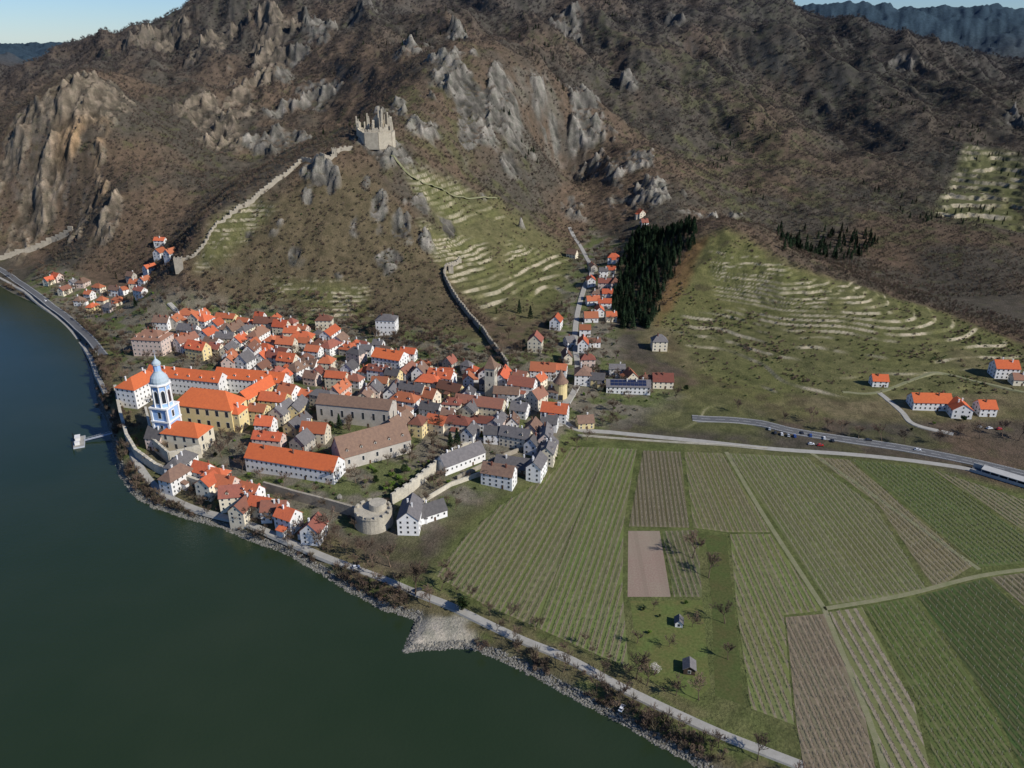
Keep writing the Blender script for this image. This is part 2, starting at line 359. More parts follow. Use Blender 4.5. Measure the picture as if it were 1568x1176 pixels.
ii=(np.arange(sh[0]-1)[:,None]*NX+np.arange(NX-1)[None]).ravel()
Fq=np.stack([ii,ii+1,ii+NX+1,ii+NX],1)
mt,nt,b=newmat('terrain_ground')
at=N(nt,'ShaderNodeAttribute'); at.attribute_name='Col'
v1=ramp(nt,noise(nt,.9,6,.7),.25,.75); 
g=mixc(nt,v1,(.5,.5,.5),(1.45,1.43,1.4)); v2=ramp(nt,noise(nt,.12,5,.6),.3,.7); g2_=mixc(nt,v2,(.68,.72,.66),(1.32,1.27,1.24))
c=mixc(nt,1.0,at.outputs['Color'],g,'MULTIPLY'); c=mixc(nt,1.0,c,g2_,'MULTIPLY')
nt.links.new(c,b.inputs['Base Color']); b.inputs['Roughness'].default_value=1; b.inputs['Specular IOR Level'].default_value=.05
bp=N(nt,'ShaderNodeBump'); bp.inputs['Strength'].default_value=.9; bp.inputs['Distance'].default_value=1.2
nt.links.new(noise(nt,.6,6,.7),bp.inputs['Height']); nt.links.new(bp.outputs[0],b.inputs['Normal'])
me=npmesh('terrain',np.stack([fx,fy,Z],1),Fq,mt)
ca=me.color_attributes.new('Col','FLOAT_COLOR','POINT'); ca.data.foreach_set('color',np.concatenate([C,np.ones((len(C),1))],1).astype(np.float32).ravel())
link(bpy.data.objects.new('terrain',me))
# ------------------------------------------------------------------ river
mw,nt,b=newmat('river_water')
c=mixc(nt,ramp(nt,noise(nt,.012,3,.5),.35,.7),(.018,.031,.013),(.024,.036,.017)); nt.links.new(c,b.inputs['Base Color'])
b.inputs['Roughness'].default_value=.12; b.inputs['IOR'].default_value=1.33; b.inputs['Specular IOR Level'].default_value=.5
bp=N(nt,'ShaderNodeBump'); bp.inputs['Strength'].default_value=.45; bp.inputs['Distance'].default_value=.25
nz=N(nt,'ShaderNodeMath',operation='ADD'); nt.links.new(noise(nt,.5,5,.65),nz.inputs[0]); nt.links.new(noise(nt,.06,3,.6),nz.inputs[1])
nt.links.new(nz.outputs[0],bp.inputs['Height']); nt.links.new(bp.outputs[0],b.inputs['Normal'])
w=MB(); w.quad((-6000,-3000,0),(3000,-3000,0),(3000,3500,0),(-6000,3500,0)); obj('river',w,mw)
# ------------------------------------------------------------------ ribbons
def smoothpl(P,step=3.0):
    P=[Vector(p) for p in P]; Q=[P[0]*2-P[1]]+P+[P[-1]*2-P[-2]]; out=[]
    for i in range(1,len(Q)-2):
        a,b,c,d=Q[i-1],Q[i],Q[i+1],Q[i+2]; m=max(2,int((c-b).length/step))
        for k in range(m):
            t=k/m; out.append(.5*((2*b)+(c-a)*t+(2*a-5*b+4*c-d)*t*t+(3*b-a-3*c+d)*t**3))
    out.append(P[-1]); return out
ROADS=[]
def ribbon(name,pts,wd,m,off=.15,kerb=False,center=False,parent=None,step=3.0):
    ROADS.append(([(p[0],p[1]) for p in pts],wd))
    S=smoothpl([(p[0],p[1]) for p in pts],step); mb=MB(); kb=MB(); lb=MB()
    rows=[]
    for i,p in enumerate(S):
        t=(S[min(i+1,len(S)-1)]-S[max(i-1,0)]).normalized(); nn=Vector((-t.y,t.x))
        xs=[p+nn*(wd/2*s) for s in (-1,-.5,0,.5,1)]
        rows.append((p,nn,xs))
    hs=Hfull(np.array([q.x for r in rows for q in r[2]]),np.array([q.y for r in rows for q in r[2]])).reshape(-1,5)
    hm=hs.max(1); hm=np.convolve(np.pad(hm,2,mode='edge'),np.ones(5)/5,'valid'); hm=np.maximum(hm,hs.max(1)*.6+hm*.4)+off
    for i in range(len(rows)-1):
        def e(j,s,dz=0,w_=wd/2): p,nn,_=rows[j]; q=p+nn*(w_*s); return (q.x,q.y,hm[j]+dz)
        mb.quad(e(i,-1),e(i+1,-1),e(i+1,1),e(i,1))
        for s in (-1,1): mb.quad(e(i,s),e(i+1,s),e(i+1,s,-1.2,wd/2+.8),e(i,s,-1.2,wd/2+.8))
        if kerb:
            for s in (-1,1):
                a=wd/2; kb.quad(e(i,s,.12,a),e(i+1,s,.12,a),e(i+1,s,.12,a+.25),e(i,s,.12,a+.25)); kb.quad(e(i,s,0.0,a),e(i+1,s,0.0,a),e(i+1,s,.12,a),e(i,s,.12,a)); kb.quad(e(i,s,-.6,a+.25),e(i+1,s,-.6,a+.25),e(i+1,s,.12,a+.25),e(i,s,.12,a+.25))
                lb.quad(e(i,s,.01,a-.35),e(i+1,s,.01,a-.35),e(i+1,s,.01,a-.5),e(i,s,.01,a-.5))
        if center and i%3!=2: lb.quad(e(i,-1,.012,.09),e(i+1,-1,.012,.09),e(i+1,1,.012,.09),e(i,1,.012,.09))
    o=obj(name,mb,m)
    if kb.f: obj('kerbs',kb,M['kerb'],o)
    if lb.f: obj('markings',lb,M['line'],o)
    return o
def pl5(l,z=5): return [Pz(a,b,z)[:2] for a,b in l]
ribbon('riverside_path',pl5([(1300,1200),(1170,1150),(1090,1118),(960,1057),(870,1009),(800,980),(740,952),(690,928),(640,908),(590,886),(500,852),(430,822),(370,797),(300,777),(245,750),(214,718),(198,685)],4.5),4.2,M['pave'])
ribbon('main_road',pl5([(1700,758),(1568,724),(1480,703),(1380,684),(1290,671),(1215,660),(1150,646),(1060,640)],6),9,M['asph'],kerb=True,center=True,off=.2)
ribbon('service_road',pl5([(1500,722),(1470,714),(1380,702),(1300,694),(1180,686),(1050,673),(940,664),(880,660),(862,640),(868,615)],5.6),4.6,M['pave'],off=.2)
ribbon('village_street',HP([(868,618),(884,588),(884,560),(880,520),(884,480),(895,440),(906,415),(893,385),(872,348)]),4.5,M['pave'],off=.35)
ribbon('upstream_road',pl5([(-60,385),(0,409),(50,446),(100,480),(135,515),(160,550)],6),7,M['asph'],kerb=True,off=.3)
ribbon('river_promenade',pl5([(-60,402),(0,424),(50,455),(95,487),(122,518),(140,550),(150,580),(165,615)],4),3,M['pave'],off=.2)
ribbon('abbey_lane',pl5([(240,560),(300,575),(440,600),(560,640),(640,640),(740,665),(860,640)],13),4,M['pave'],off=.3)
ribbon('town_lane',pl5([(262,478),(330,508),(420,528),(520,556),(640,592),(740,600),(860,612)],13),4,M['pave'],off=.3)
ribbon('hill_track',HP([(760,305),(700,300),(640,275),(600,245)]),2.5,M['dirt'],off=.3)
ribbon('farm_lane',HP([(1568,600),(1500,585),(1430,570),(1345,600),(1290,600)]),3,M['dirt'],off=.25)
ribbon('house_drive',HP([(1345,600),(1380,630),(1400,650),(1460,665)]),4,M['pave'],off=.3)
for l in ([(1112,692),(1170,790),(1262,932)],[(1240,692),(1340,760),(1500,872)],[(1262,932),(1380,912),(1500,882),(1600,868)],[(1262,932),(1330,1100),(1360,1200)]):
    ribbon('dirt_track',pl5(l),2.6,M['dirt'],off=.06,step=8)
p0=Vector(Pz(1488,716,6)[:2]); p1=Vector(Pz(1600,750,6)[:2]); d=(p1-p0); e=empty('road_gallery',(p0.x,p0.y,5.2),math.atan2(d.y,d.x)); L=d.length
mb=MB(); mb.box(0,L,3.0,3.6,-2,3.2); mb.box(0,L,-3.6,-3.0,-2,1.6); mb.box(6,L,-3.7,3.7,3.2,3.6)
for k in range(int(L/5)): mb.box(6+k*5,6.5+k*5,-3.55,-3.05,1.6,3.2)
obj('concrete_frame',mb,M['conc'],e); mb=MB(); mb.quad((0,-3,.25),(L,-3,.25),(L,3,.25),(0,3,.25)); obj('carriageway',mb,M['asph'],e)
# ------------------------------------------------------------------ vineyards
def clip_line(poly,ang,w):
    d=(math.cos(ang),math.sin(ang)); nn=(math.sin(ang),-math.cos(ang)); ts=[]
    for i in range(len(poly)):
        a=poly[i];b=poly[(i+1)%len(poly)]; wa=a[0]*nn[0]+a[1]*nn[1]-w; wb=b[0]*nn[0]+b[1]*nn[1]-w
        if (wa>0)!=(wb>0):
            k=wa/(wa-wb); p=(a[0]+(b[0]-a[0])*k,a[1]+(b[1]-a[1])*k); ts.append(p[0]*d[0]+p[1]*d[1])
    ts.sort(); return [(ts[i],ts[i+1]) for i in range(0,len(ts)-1,2)]
def vineyard(px,angd,sp,gc,scol,dens=1.0,off=.03,name='vineyard',band=.12,ncon=.45):
    poly=pl5(px); ang=rad(angd); nn=(math.sin(ang),-math.cos(ang)); d=(math.cos(ang),math.sin(ang))
    e=empty(name)
    m,nt,b=newmat('vineyard_ground')
    g=N(nt,'ShaderNodeNewGeometry'); dp=N(nt,'ShaderNodeVectorMath',operation='DOT_PRODUCT'); dp.inputs[1].default_value=(nn[0]/sp,nn[1]/sp,0)
    nt.links.new(g.outputs['Position'],dp.inputs[0]); pp=N(nt,'ShaderNodeMath',operation='PINGPONG'); pp.inputs[1].default_value=.5
    nt.links.new(dp.outputs['Value'],pp.inputs[0])
    ad=N(nt,'ShaderNodeMath',operation='MULTIPLY_ADD'); ad.inputs[1].default_value=.25; nt.links.new(noise(nt,.5,5,.7),ad.inputs[0]); nt.links.new(pp.outputs[0],ad.inputs[2])
    f=ramp(nt,ad.outputs[0],band+.14,band+.20)
    fl=N(nt,'ShaderNodeMath',operation='FLOOR'); nt.links.new(dp.outputs['Value'],fl.inputs[0])
    wn=N(nt,'ShaderNodeTexWhiteNoise',noise_dimensions='1D'); nt.links.new(fl.outputs[0],wn.inputs['W'])
    gr=mixc(nt,ramp(nt,noise(nt,.035,5,.65),.38,.62),gc,tuple(v*k for v,k in zip(gc,(1.0,.74,.85)))); gr=mixc(nt,ramp(nt,noise(nt,1.2,4,.7),.3,.7),gr,tuple(v*1.3 for v in gc))
    al=N(nt,'ShaderNodeMath',operation='MULTIPLY'); al.inputs[1].default_value=ncon; nt.links.new(wn.outputs['Value'],al.inputs[0])
    gr=mixc(nt,al.outputs[0],gr,tuple(v*.8 for v in scol))
    so=mixc(nt,ramp(nt,noise(nt,.9,4,.7),.3,.7),tuple(v*1.25 for v in scol),tuple(v*.8 for v in scol))
    c=mixc(nt,f,so,gr); nt.links.new(c,b.inputs['Base Color']); b.inputs['Roughness'].default_value=1; b.inputs['Specular IOR Level'].default_value=.05
    mb=MB(); mb.poly([(p[0],p[1],5+off) for p in poly]); obj('ground',mb,m,e)
    if dens>0:
        vb=MB(); pb=MB(); ws=[p[0]*nn[0]+p[1]*nn[1] for p in poly]
        for k in range(math.ceil(min(ws)/sp),math.floor(max(ws)/sp)+1):
            w=k*sp; rh=random.uniform(.95,1.3); rd=dens*random.uniform(.7,1.08)
            for t0,t1 in clip_line(poly,ang,w):
                t=t0+1+random.random(); j=0; t1-=random.random()*2
                while t<t1-1:
                    if random.random()<rd:
                        x=d[0]*t+nn[0]*w+random.gauss(0,.06); y=d[1]*t+nn[1]*w+random.gauss(0,.06); z=5+off
                        h=random.uniform(.7,1.0)*rh; lx=random.gauss(0,.1); 
                        vb.quad((x-.05*nn[0],y-.05*nn[1],z),(x+.05*nn[0],y+.05*nn[1],z),(x+.05*nn[0]+lx,y+.05*nn[1],z+h),(x-.05*nn[0]+lx,y-.05*nn[1],z+h))
                        for s in (-1,1):
                            q=random.uniform(.45,.75)*s; hh=h+random.uniform(-.05,.45); o1=random.gauss(0,.12)
                            ex,ey=x+d[0]*q+nn[0]*o1,y+d[1]*q+nn[1]*o1
                            vb.quad((x,y,z+h-.16),(ex,ey,z+hh-.12),(ex,ey,z+hh+.12),(x,y,z+h+.12))
                            vb.quad((x-nn[0]*.09,y-nn[1]*.09,z+h),(x+nn[0]*.09,y+nn[1]*.09,z+h),(ex+nn[0]*.07,ey+nn[1]*.07,z+hh),(ex-nn[0]*.07,ey-nn[1]*.07,z+hh))
                    if j%5==0:
                        x=d[0]*(t+.5)+nn[0]*w; y=d[1]*(t+.5)+nn[1]*w; pb.tube((x,y,5),(x,y,7.0),.08,.07,4)
                    j+=1; t+=1.15*random.uniform(.9,1.1)
        if vb.f: obj('vines',vb,M['vine'],e); obj('posts',pb,M['post'],e)
    return e
GRN=(.118,.15,.047); OLV=(.125,.14,.052); SOIL=(.195,.165,.105); DKG=(.06,.095,.028); BRN=(.185,.155,.105)
vineyard([(873,684),(930,686),(880,800),(820,960),(740,925),(665,880),(720,815),(770,772),(845,725)],70,3.3,(.118,.147,.046),SOIL,.95)
vineyard([(932,686),(975,688),(955,800),(953,900),(962,1020),(920,1005),(822,961),(882,800)],73,3.1,GRN,SOIL,.95)
vineyard([(985,690),(1042,692),(1055,808),(963,806)],84,2.6,(.105,.102,.048),BRN,.95,band=.18)
vineyard([(1048,692),(1105,694),(1180,815),(1115,815),(1062,808)],90,3.2,OLV,SOIL,.95)
vineyard([(962,813),(1010,813),(1027,914),(961,914)],88,2.2,(.235,.19,.14),(.205,.165,.12),0,name='bare_field',band=-.2)
vineyard([(1014,813),(1068,812),(1075,914),(1032,914)],90,3.0,(.09,.11,.04),BRN,.9)
vineyard([(1118,818),(1180,818),(1258,935),(1200,942),(1216,1110),(1150,1085),(1128,930)],90,3.6,(.122,.15,.048),SOIL,.9)
vineyard([(1116,694),(1235,700),(1340,775),(1420,905),(1270,926),(1180,790)],93,3.1,(.12,.14,.05),(.18,.165,.10),.95)
vineyard([(1248,700),(1300,704),(1490,866),(1432,902),(1345,772)],97,3.0,(.135,.13,.062),(.20,.17,.11),.9)
vineyard([(1305,704),(1420,718),(1568,820),(1600,860),(1500,868)],99,3.1,(.078,.108,.036),(.12,.125,.055),.95)
vineyard([(1425,718),(1568,765),(1720,860),(1720,900),(1610,862),(1572,815)],101,3.1,(.105,.12,.05),SOIL,.9)
vineyard([(1203,945),(1262,940),(1325,1100),(1345,1200),(1235,1200),(1220,1110)],90,3.2,(.145,.13,.08),(.215,.17,.12),.95,band=.12)
vineyard([(1270,937),(1320,930),(1400,1080),(1430,1200),(1365,1200),(1335,1100)],90,4.4,(.122,.14,.052),(.24,.20,.145),.8,band=.15,ncon=.2)
vineyard([(1325,929),(1400,914),(1520,1090),(1568,1200),(1440,1200),(1410,1080)],92,3.6,(.078,.11,.032),(.125,.125,.058),.95)
vineyard([(1405,913),(1510,885),(1760,1110),(1800,1200),(1575,1200),(1525,1088)],95,3.6,(.052,.082,.026),(.088,.09,.042),.95)
vineyard([(1515,884),(1610,872),(1740,915),(1780,1100)],97,3.2,(.10,.105,.05),BRN,.9)
def lawn(px,c,off=.02,name='lawn',z=None):
    mb=MB(); P=pl5(px,5); mb.poly([(p[0],p[1],(5 if z is None else z)+off) for p in P])
    m,nt,b=newmat('lawn_grass'); k=mixc(nt,ramp(nt,noise(nt,.09,5,.65),.35,.65),c,(c[0]*1.25,c[1]*.85,c[2]*1.1)); k=mixc(nt,ramp(nt,noise(nt,.8,5,.7),.35,.7),k,tuple(v*.55 for v in c))
    nt.links.new(k,b.inputs['Base Color']); b.inputs['Roughness'].default_value=1; b.inputs['Specular IOR Level'].default_value=.05
    obj(name,mb,m)
lawn([(965,920),(1075,919),(1088,1052),(1062,1075),(980,1035)],(.125,.16,.048),name='garden_meadow')
lawn([(1080,820),(1112,818),(1140,1080),(1095,1065),(1090,920)],(.088,.115,.037),name='meadow_strip')
# ------------------------------------------------------------------ houses
def windows_on(mbF,mbG,L,W,H,z0,st,ww=1.0,wh=1.4,sp=3.2):
    for side in range(4):
        ln=L if side%2==0 else W; k=max(1,int((ln-1.6)/sp))
        for s in range(st):
            zc=z0+H*(s+.55)/st
            for i in range(k):
                a=-ln/2+ln*(i+.5)/k
                def P(u,z,o):
                    if side==0: return (u,-W/2-o,z)
                    if side==1: return (L/2+o,u,z)
                    if side==2: return (-u,W/2+o,z)
                    return (-L/2-o,-u,z)
                for mb,e,o in ((mbF,.18,.04),(mbG,0,.09)):
                    x0,x1=a-ww/2-e,a+ww/2+e; q0,q1=zc-wh/2-e,zc+wh/2+e
                    mb.quad(P(x0,q0,o),P(x1,q0,o),P(x1,q1,o),P(x0,q1,o))
                    if mb is mbF:
                        mb.quad(P(x0,q1,o),P(x1,q1,o),P(x1,q1,0),P(x0,q1,0)); mb.quad(P(x0,q0,0),P(x1,q0,0),P(x1,q0,o),P(x0,q0,o))
def building(x,y,zg,L,W,H,rh,rz,rm,wm,hip=False,st=None,name='house',chim=True,base=5,sp=3.2,ww=1.0,wh=1.4,dorm=0,annex=False):
    e=empty(name,(x,y,zg),rz); w=MB(); r=MB(); f=MB(); g=MB(); d=MB()
    a,b=L/2,W/2
    w.quad((-a,-b,-base),(a,-b,-base),(a,-b,H),(-a,-b,H)); w.quad((a,b,-base),(-a,b,-base),(-a,b,H),(a,b,H))
    oh=.5; rt=.25; sl=rh/b
    if hip:
        for s in (-1,1): w.quad((s*a,-b*s,-base),(s*a,b*s,-base),(s*a,b*s,H),(s*a,-b*s,H))
        hx=max(0.01,a-b*.9); A,B=a+oh,b+oh; ez=H-oh*sl*.6
        P=[(-A,-B,ez),(A,-B,ez),(A,B,ez),(-A,B,ez)]; q0,q1=(-hx,0,H+rh),(hx,0,H+rh)
        r.quad(P[0],P[1],q1,q0); r.quad(P[2],P[3],q0,q1); r.tri(P[1],P[2],q1); r.tri(P[3],P[0],q0)
        for i in range(4):
            p,q=P[i],P[(i+1)%4]; r.quad((p[0],p[1],ez-rt),(q[0],q[1],ez-rt),q,p)
        r.quad(*[(p[0],p[1],ez-rt) for p in P[::-1]])
    else:
        for s in (-1,1): w.poly([(s*a,-b*s,-base),(s*a,b*s,-base),(s*a,b*s,H),(s*a,0,H+rh),(s*a,-b*s,H)])
        A=a+.4
        for s in (-1,1):
            e0=(b+oh)*s; ez=H-oh*sl
            T=[(-A,e0,ez+rt),(A,e0,ez+rt),(A,0,H+rh+rt),(-A,0,H+rh+rt)]; Bm=[(p[0],p[1],p[2]-rt+.02) for p in T]
            if s>0: T=T[::-1]; Bm=Bm[::-1]
            r.quad(*T); r.quad(*Bm[::-1])
            for i in range(4): r.quad(Bm[i],Bm[(i+1)%4],T[(i+1)%4],T[i])
    if annex:
        s=random.choice((-1,1)); x0=random.uniform(-a*.5,a*.1); al=random.uniform(3,5); aw=random.uniform(2.5,4); ah=random.uniform(2.6,H*.75)
        w.box(x0,x0+al,min(s*b*.9,s*(b+aw)),max(s*b*.9,s*(b+aw)),-base,ah)
        y0,y1=s*(b+.05),s*(b+aw+.4); r.quad((x0-.3,y1,ah+.1),(x0+al+.3,y1,ah+.1),(x0+al+.3,y0,ah+1.5),(x0-.3,y0,ah+1.5)); r.quad((x0-.3,y1,ah-.1),(x0+al+.3,y1,ah-.1),(x0+al+.3,y1,ah+.1),(x0-.3,y1,ah+.1))
        r.tri((x0-.3,y1,ah-.1),(x0-.3,y0,ah-.1),(x0-.3,y0,ah+1.5)); r.tri((x0+al+.3,y1,ah-.1),(x0+al+.3,y0,ah-.1),(x0+al+.3,y0,ah+1.5))
    st=st or max(1,int(round(H/3.1)))
    windows_on(f,g,L,W,H,0,st,ww,wh,sp)
    if not hip and rh>3:
        for s in (-1,1):
            for mb,o,q in ((f,.04,.15),(g,.09,0)):
                X=s*(a+o); mb.quad((X,-.45-q,H+rh*.28-q),(X,.45+q,H+rh*.28-q),(X,.45+q,H+rh*.28+1.1+q),(X,-.45-q,H+rh*.28+1.1+q))
    dx=random.uniform(-a*.5,a*.5); d.box(dx-.6,dx+.6,-b-.12,-b+.05,-1,2.1)
    obj('walls',w,wm,e); obj('roof',r,rm,e); obj('window_frames',f,M['frame'],e); obj('windows',g,M['glass'],e); obj('door',d,M['door'],e)
    if chim:
        c=MB()
        for k in range(1+(L>13)+(L>22)):
            cx=random.uniform(-a*.7,a*.7); cy=random.choice((-1,1))*b*.25; c.box(cx-.4,cx+.4,cy-.4,cy+.4,H+rh*.5,H+rh+1.1); c.box(cx-.5,cx+.5,cy-.5,cy+.5,H+rh+1.1,H+rh+1.3)
        obj('chimneys',c,random.choice((M['ww'],M['rr'])),e)
    if dorm:
        dm=MB(); dr=MB(); dg=MB()
        for k in range(dorm):
            for sd_ in (-1,1):
                cx=-a+L*(k+.5)/dorm; y0=-b*.8*sd_; y1=-b*.25*sd_; zt=H+rh*.2
                dm.box(cx-.8,cx+.8,min(y0,y1),max(y0,y1),zt,zt+1.5); dr.quad((cx-1,y0-.2*sd_,zt+1.45),(cx,y0-.2*sd_,zt+2.3),(cx,-b*.1*sd_,zt+2.3),(cx-1,-b*.1*sd_,zt+1.45)); dr.quad((cx+1,y0-.2*sd_,zt+1.45),(cx+1,-b*.1*sd_,zt+1.45),(cx,-b*.1*sd_,zt+2.3),(cx,y0-.2*sd_,zt+2.3))
                dg.quad((cx-.45,y0-.03*sd_,zt+.3),(cx+.45,y0-.03*sd_,zt+.3),(cx+.45,y0-.03*sd_,zt+1.3),(cx-.45,y0-.03*sd_,zt+1.3))
        obj('dormers',dm,wm,e); obj('dormer_roofs',dr,rm,e); obj('dormer_windows',dg,M['glass'],e)
    return e
PLACED=[]
def put(x,y,L,W,ang,H,rh,rm,wm,**k):
    z=hz(x,y); rz=rad(ang); c,s=math.cos(rz),math.sin(rz)
    m_=max(1,int(round(L/W*1.3)))
    for i in range(m_):
        u=-L/2+L*(i+.5)/m_; PLACED.append((x+c*u,y+s*u,W*.55))
    zs=Hfull(np.array([x+sx*L/2*c-sy*W/2*s for sx,sy in ((1,1),(1,-1),(-1,1),(-1,-1))]),np.array([y+sx*L/2*s+sy*W/2*c for sx,sy in ((1,1),(1,-1),(-1,1),(-1,-1))]))
    base=max(3,z-float(zs.min())+1.5)
    return building(x,y,z,L,W,H,rh,rz,M[rm],M[wm],base=base,**k)
def place(px,py,L,W,ang,H,rh,rm,wm,**k):
    if (py<400): p=hit(px,py+8)
    else:
        z=12
        for _ in range(5):
            p=Pz(px,py,z+H+rh*.45); z=hz(p[0],p[1])
            if px<270 and py<470: z=min(z,16)
    return put(p[0],p[1],L,W,ang,H,rh,rm,wm,**k)
# --- large individual buildings
place(232,510,27,20,-8,15,6,'rr','wp',hip=True,st=4,name='riverside_palace',dorm=4)
place(212,578,30,17,72,15,6,'rom','ww',hip=True,st=4,name='abbey_west_wing')
place(285,570,62,13,-14,13,5.5,'rom','ww',st=3,name='abbey_north_wing',dorm=6)
place(385,572,56,13,-12,12,5.5,'rom','ww',st=3,name='abbey_east_wing',dorm=5)
place(392,592,34,12,68,11,5,'rom','wy',st=3,name='abbey_yellow_wing')
place(320,606,44,20,-13,16,9.5,'rom','wy',hip=True,st=2,name='abbey_church_nave',sp=7,ww=2.2,wh=4,chim=False)
place(285,652,28,17,-14,12,6,'rom','wc',hip=True,st=2,name='abbey_chapel',sp=6,ww=1.8,wh=3.4,chim=False)
place(355,622,16,12,-13,14,5,'rom','wy',hip=True,st=2,name='abbey_sacristy')
place(450,696,62,15,-17,8.5,6.5,'rom','ww',st=2,name='convent_inn',dorm=0)
place(568,668,48,17,33,9,11,'rb','wg',st=1,name='ruined_convent_church',sp=8,ww=1.5,wh=3,chim=False,dorm=5)
place(545,612,54,15,-12,14,4.5,'rb','wg',st=1,name='old_convent_hall',sp=7,ww=1.6,wh=5,chim=False)
place(610,640,20,12,60,10,5,'rb','wg',st=2,name='old_convent_wing')
place(420,605,20,12,-12,9,4.5,'ro','wy')
place(592,484,18,14,-5,14,4,'rg','ww',hip=True,st=3,name='white_villa')
place(597,540,26,16,-22,9,5,'rom','ww',st=3)
place(735,612,36,12,-16,8,5,'rr','wc',st=2)
place(705,693,32,11,40,6,6,'rg','ww',st=1)
place(650,778,24,10,32,4.5,5,'rg','ww',st=1)
place(795,706,30,13,-16,4,5,'rg','wd',st=1,name='wooden_barn')
place(1010,516,13,11,0,9,5,'rg','wc',hip=True,name='villa')
SOL=place(962,585,34,11,-3,6,4,'rg','ww',st=2)
mb=MB()
for i in range(9):
    for j in range(2):
        x0=-14+i*3.1; t0=.12+j*.4; t1=t0+.36; f_=lambda t:(-5.5*(1-t)-.0,6+4*t+.38)
        mb.quad((x0,f_(t0)[0],f_(t0)[1]),(x0+2.9,f_(t0)[0],f_(t0)[1]),(x0+2.9,f_(t1)[0],f_(t1)[1]),(x0,f_(t1)[0],f_(t1)[1]))
obj('solar_panels',mb,M['solar'],SOL)
place(1015,576,16,12,-3,6,5,'rr','wc',st=2)
place(1347,577,12,9,-5,5,4,'rom','ww',st=2)
place(1425,607,28,13,-3,6,5,'rom','ww',st=2); place(1470,618,14,14,84,6.5,4.5,'rom','ww',st=2); place(1510,617,12,12,-3,6,4.5,'rom','ww',st=2)
place(1540,556,18,13,-5,9,5,'rom','ww',st=3); place(1560,575,10,9,-5,5,4,'rr','wc',st=1)
place(820,515,13,12,80,10,6,'rr','wc'); place(852,486,13,10,75,8,5,'ro','ww')
place(893,565,15,13,85,9,5,'rb','ww',hip=True,st=3); place(893,520,12,9,85,8,5,'ro','ww')
place(876,386,12,8,-30,5,5,'rb','wc',name='hillside_farmhouse')
place(496,485,15,10,0,10,4,'rr','wc',hip=True,st=3)
place(408,489,22,11,-8,8,4.5,'rr','wc',st=2)
# --- ordinary houses (x,y,roof)
small="""248 487 g;270 482 o;286 476 r;303 472 o;313 484 o;331 492 o;346 480 o;358 498 g;288 500 g;284 516 r;302 527 r;325 520 g;318 506 o;345 512 g;366 516 o;376 500 g
395 506 r;430 494 o;446 503 o;416 516 r;438 520 o;462 511 r;385 529 r;402 541 o;374 545 g;422 541 r;440 545 o;350 530 g;352 546 o;480 532 o;506 524 r;533 528 o;475 553 g;500 548 o;535 558 g;455 558 g
477 572 g;515 572 o;540 575 r;562 562 o;580 562 r;602 568 g;622 562 r;643 562 g;656 577 o;676 570 r;632 590 g;652 598 o;602 592 g;690 590 r;572 590 g;430 575 o;442 592 o;432 622 g;455 617 g;470 600 o;396 622 o
406 642 o;455 642 g;482 652 o;411 665 o;462 668 g;692 612 r;716 598 g;700 640 r;762 640 g;776 596 g;796 620 g;770 570 r;800 582 r;822 600 r;832 560 o;760 657 g;790 660 g;816 650 g;842 640 g;850 622 r;816 672 g;836 660 g
856 560 o;330 720 r;310 713 o;345 734 r;362 748 r;276 700 g;384 745 o;400 765 o;420 772 r;440 782 o;318 732 o;822 704 g;764 716 g;896 640 y;740 640 r;660 620 g;670 640 o;720 655 g;640 640 r;612 622 r;785 640 g
840 680 g;908 405 g;939 394 o;905 425 o;936 410 o;926 430 r;914 446 g;941 430 r;930 446 o;926 460 r;918 471 o;905 481 o;936 480 r;896 500 o;872 518 g;868 540 r;981 324 o;986 338 r;916 575 g;990 576 r;966 570 o;945 560 g;900 545 r;910 520 r;924 412 g;908 456 r
86 420 o;74 426 r;110 430 g;126 428 g;150 436 o;136 446 r;156 456 o;176 440 g;192 440 o;182 456 o;206 430 o;222 432 o;200 419 g;246 385 o;251 400 o;262 385 r;141 466 r;166 466 g;231 420 o;121 456 g;98 440 r;215 447 r
628 776 g;480 800 r;372 768 r;520 590 r;495 600 g;582 580 o;620 605 o;560 598 g;720 620 g;268 720 g;240 660 g;505 505 o;520 515 g;545 535 g"""
def rnd_house(fn,px_,py_,small_,base,rc_):
    if small_: L=random.uniform(8,13.5); W=random.uniform(7,9.5); H=random.uniform(4.6,7.4)
    else: L=random.uniform(11,21); W=random.uniform(8.5,12); H=random.uniform(5.5,10)
    ang=base+random.gauss(0,9)+(90 if random.random()<.42 else 0)
    wm=random.choices(['ww','wc','wy','wp','wg'],[6,3,1.0,.8,1])[0]
    if rc_=='y': rc_='g'; wm='wy'
    rm={'o':'ro','r':random.choice(['rr','rr','ro']),'g':random.choice(['rg','rg','rb'])}[rc_]
    fn(px_,py_,L,W,ang,H,W*random.uniform(.36,.54),rm,wm,hip=random.random()<.22,dorm=random.choice((0,0,0,2)) if not small_ else 0,annex=random.random()<.4)
for it in small.replace('\n',';').split(';'):
    a=it.split(); px,py=float(a[0]),float(a[1])
    rnd_house(place,px,py,(py<470 and px<270) or px>860,-16 if px<860 else 5,a[2])
CORE=[Pz(a,b,13)[:2] for a,b in [(265,478),(400,492),(470,500),(560,530),(700,566),(790,570),(860,600),(862,650),(840,690),(740,668),(660,660),(620,640),(600,612),(480,590),(440,660),(405,660),(425,600),(395,565),(270,545)]]
P_=np.array(CORE); nf=0
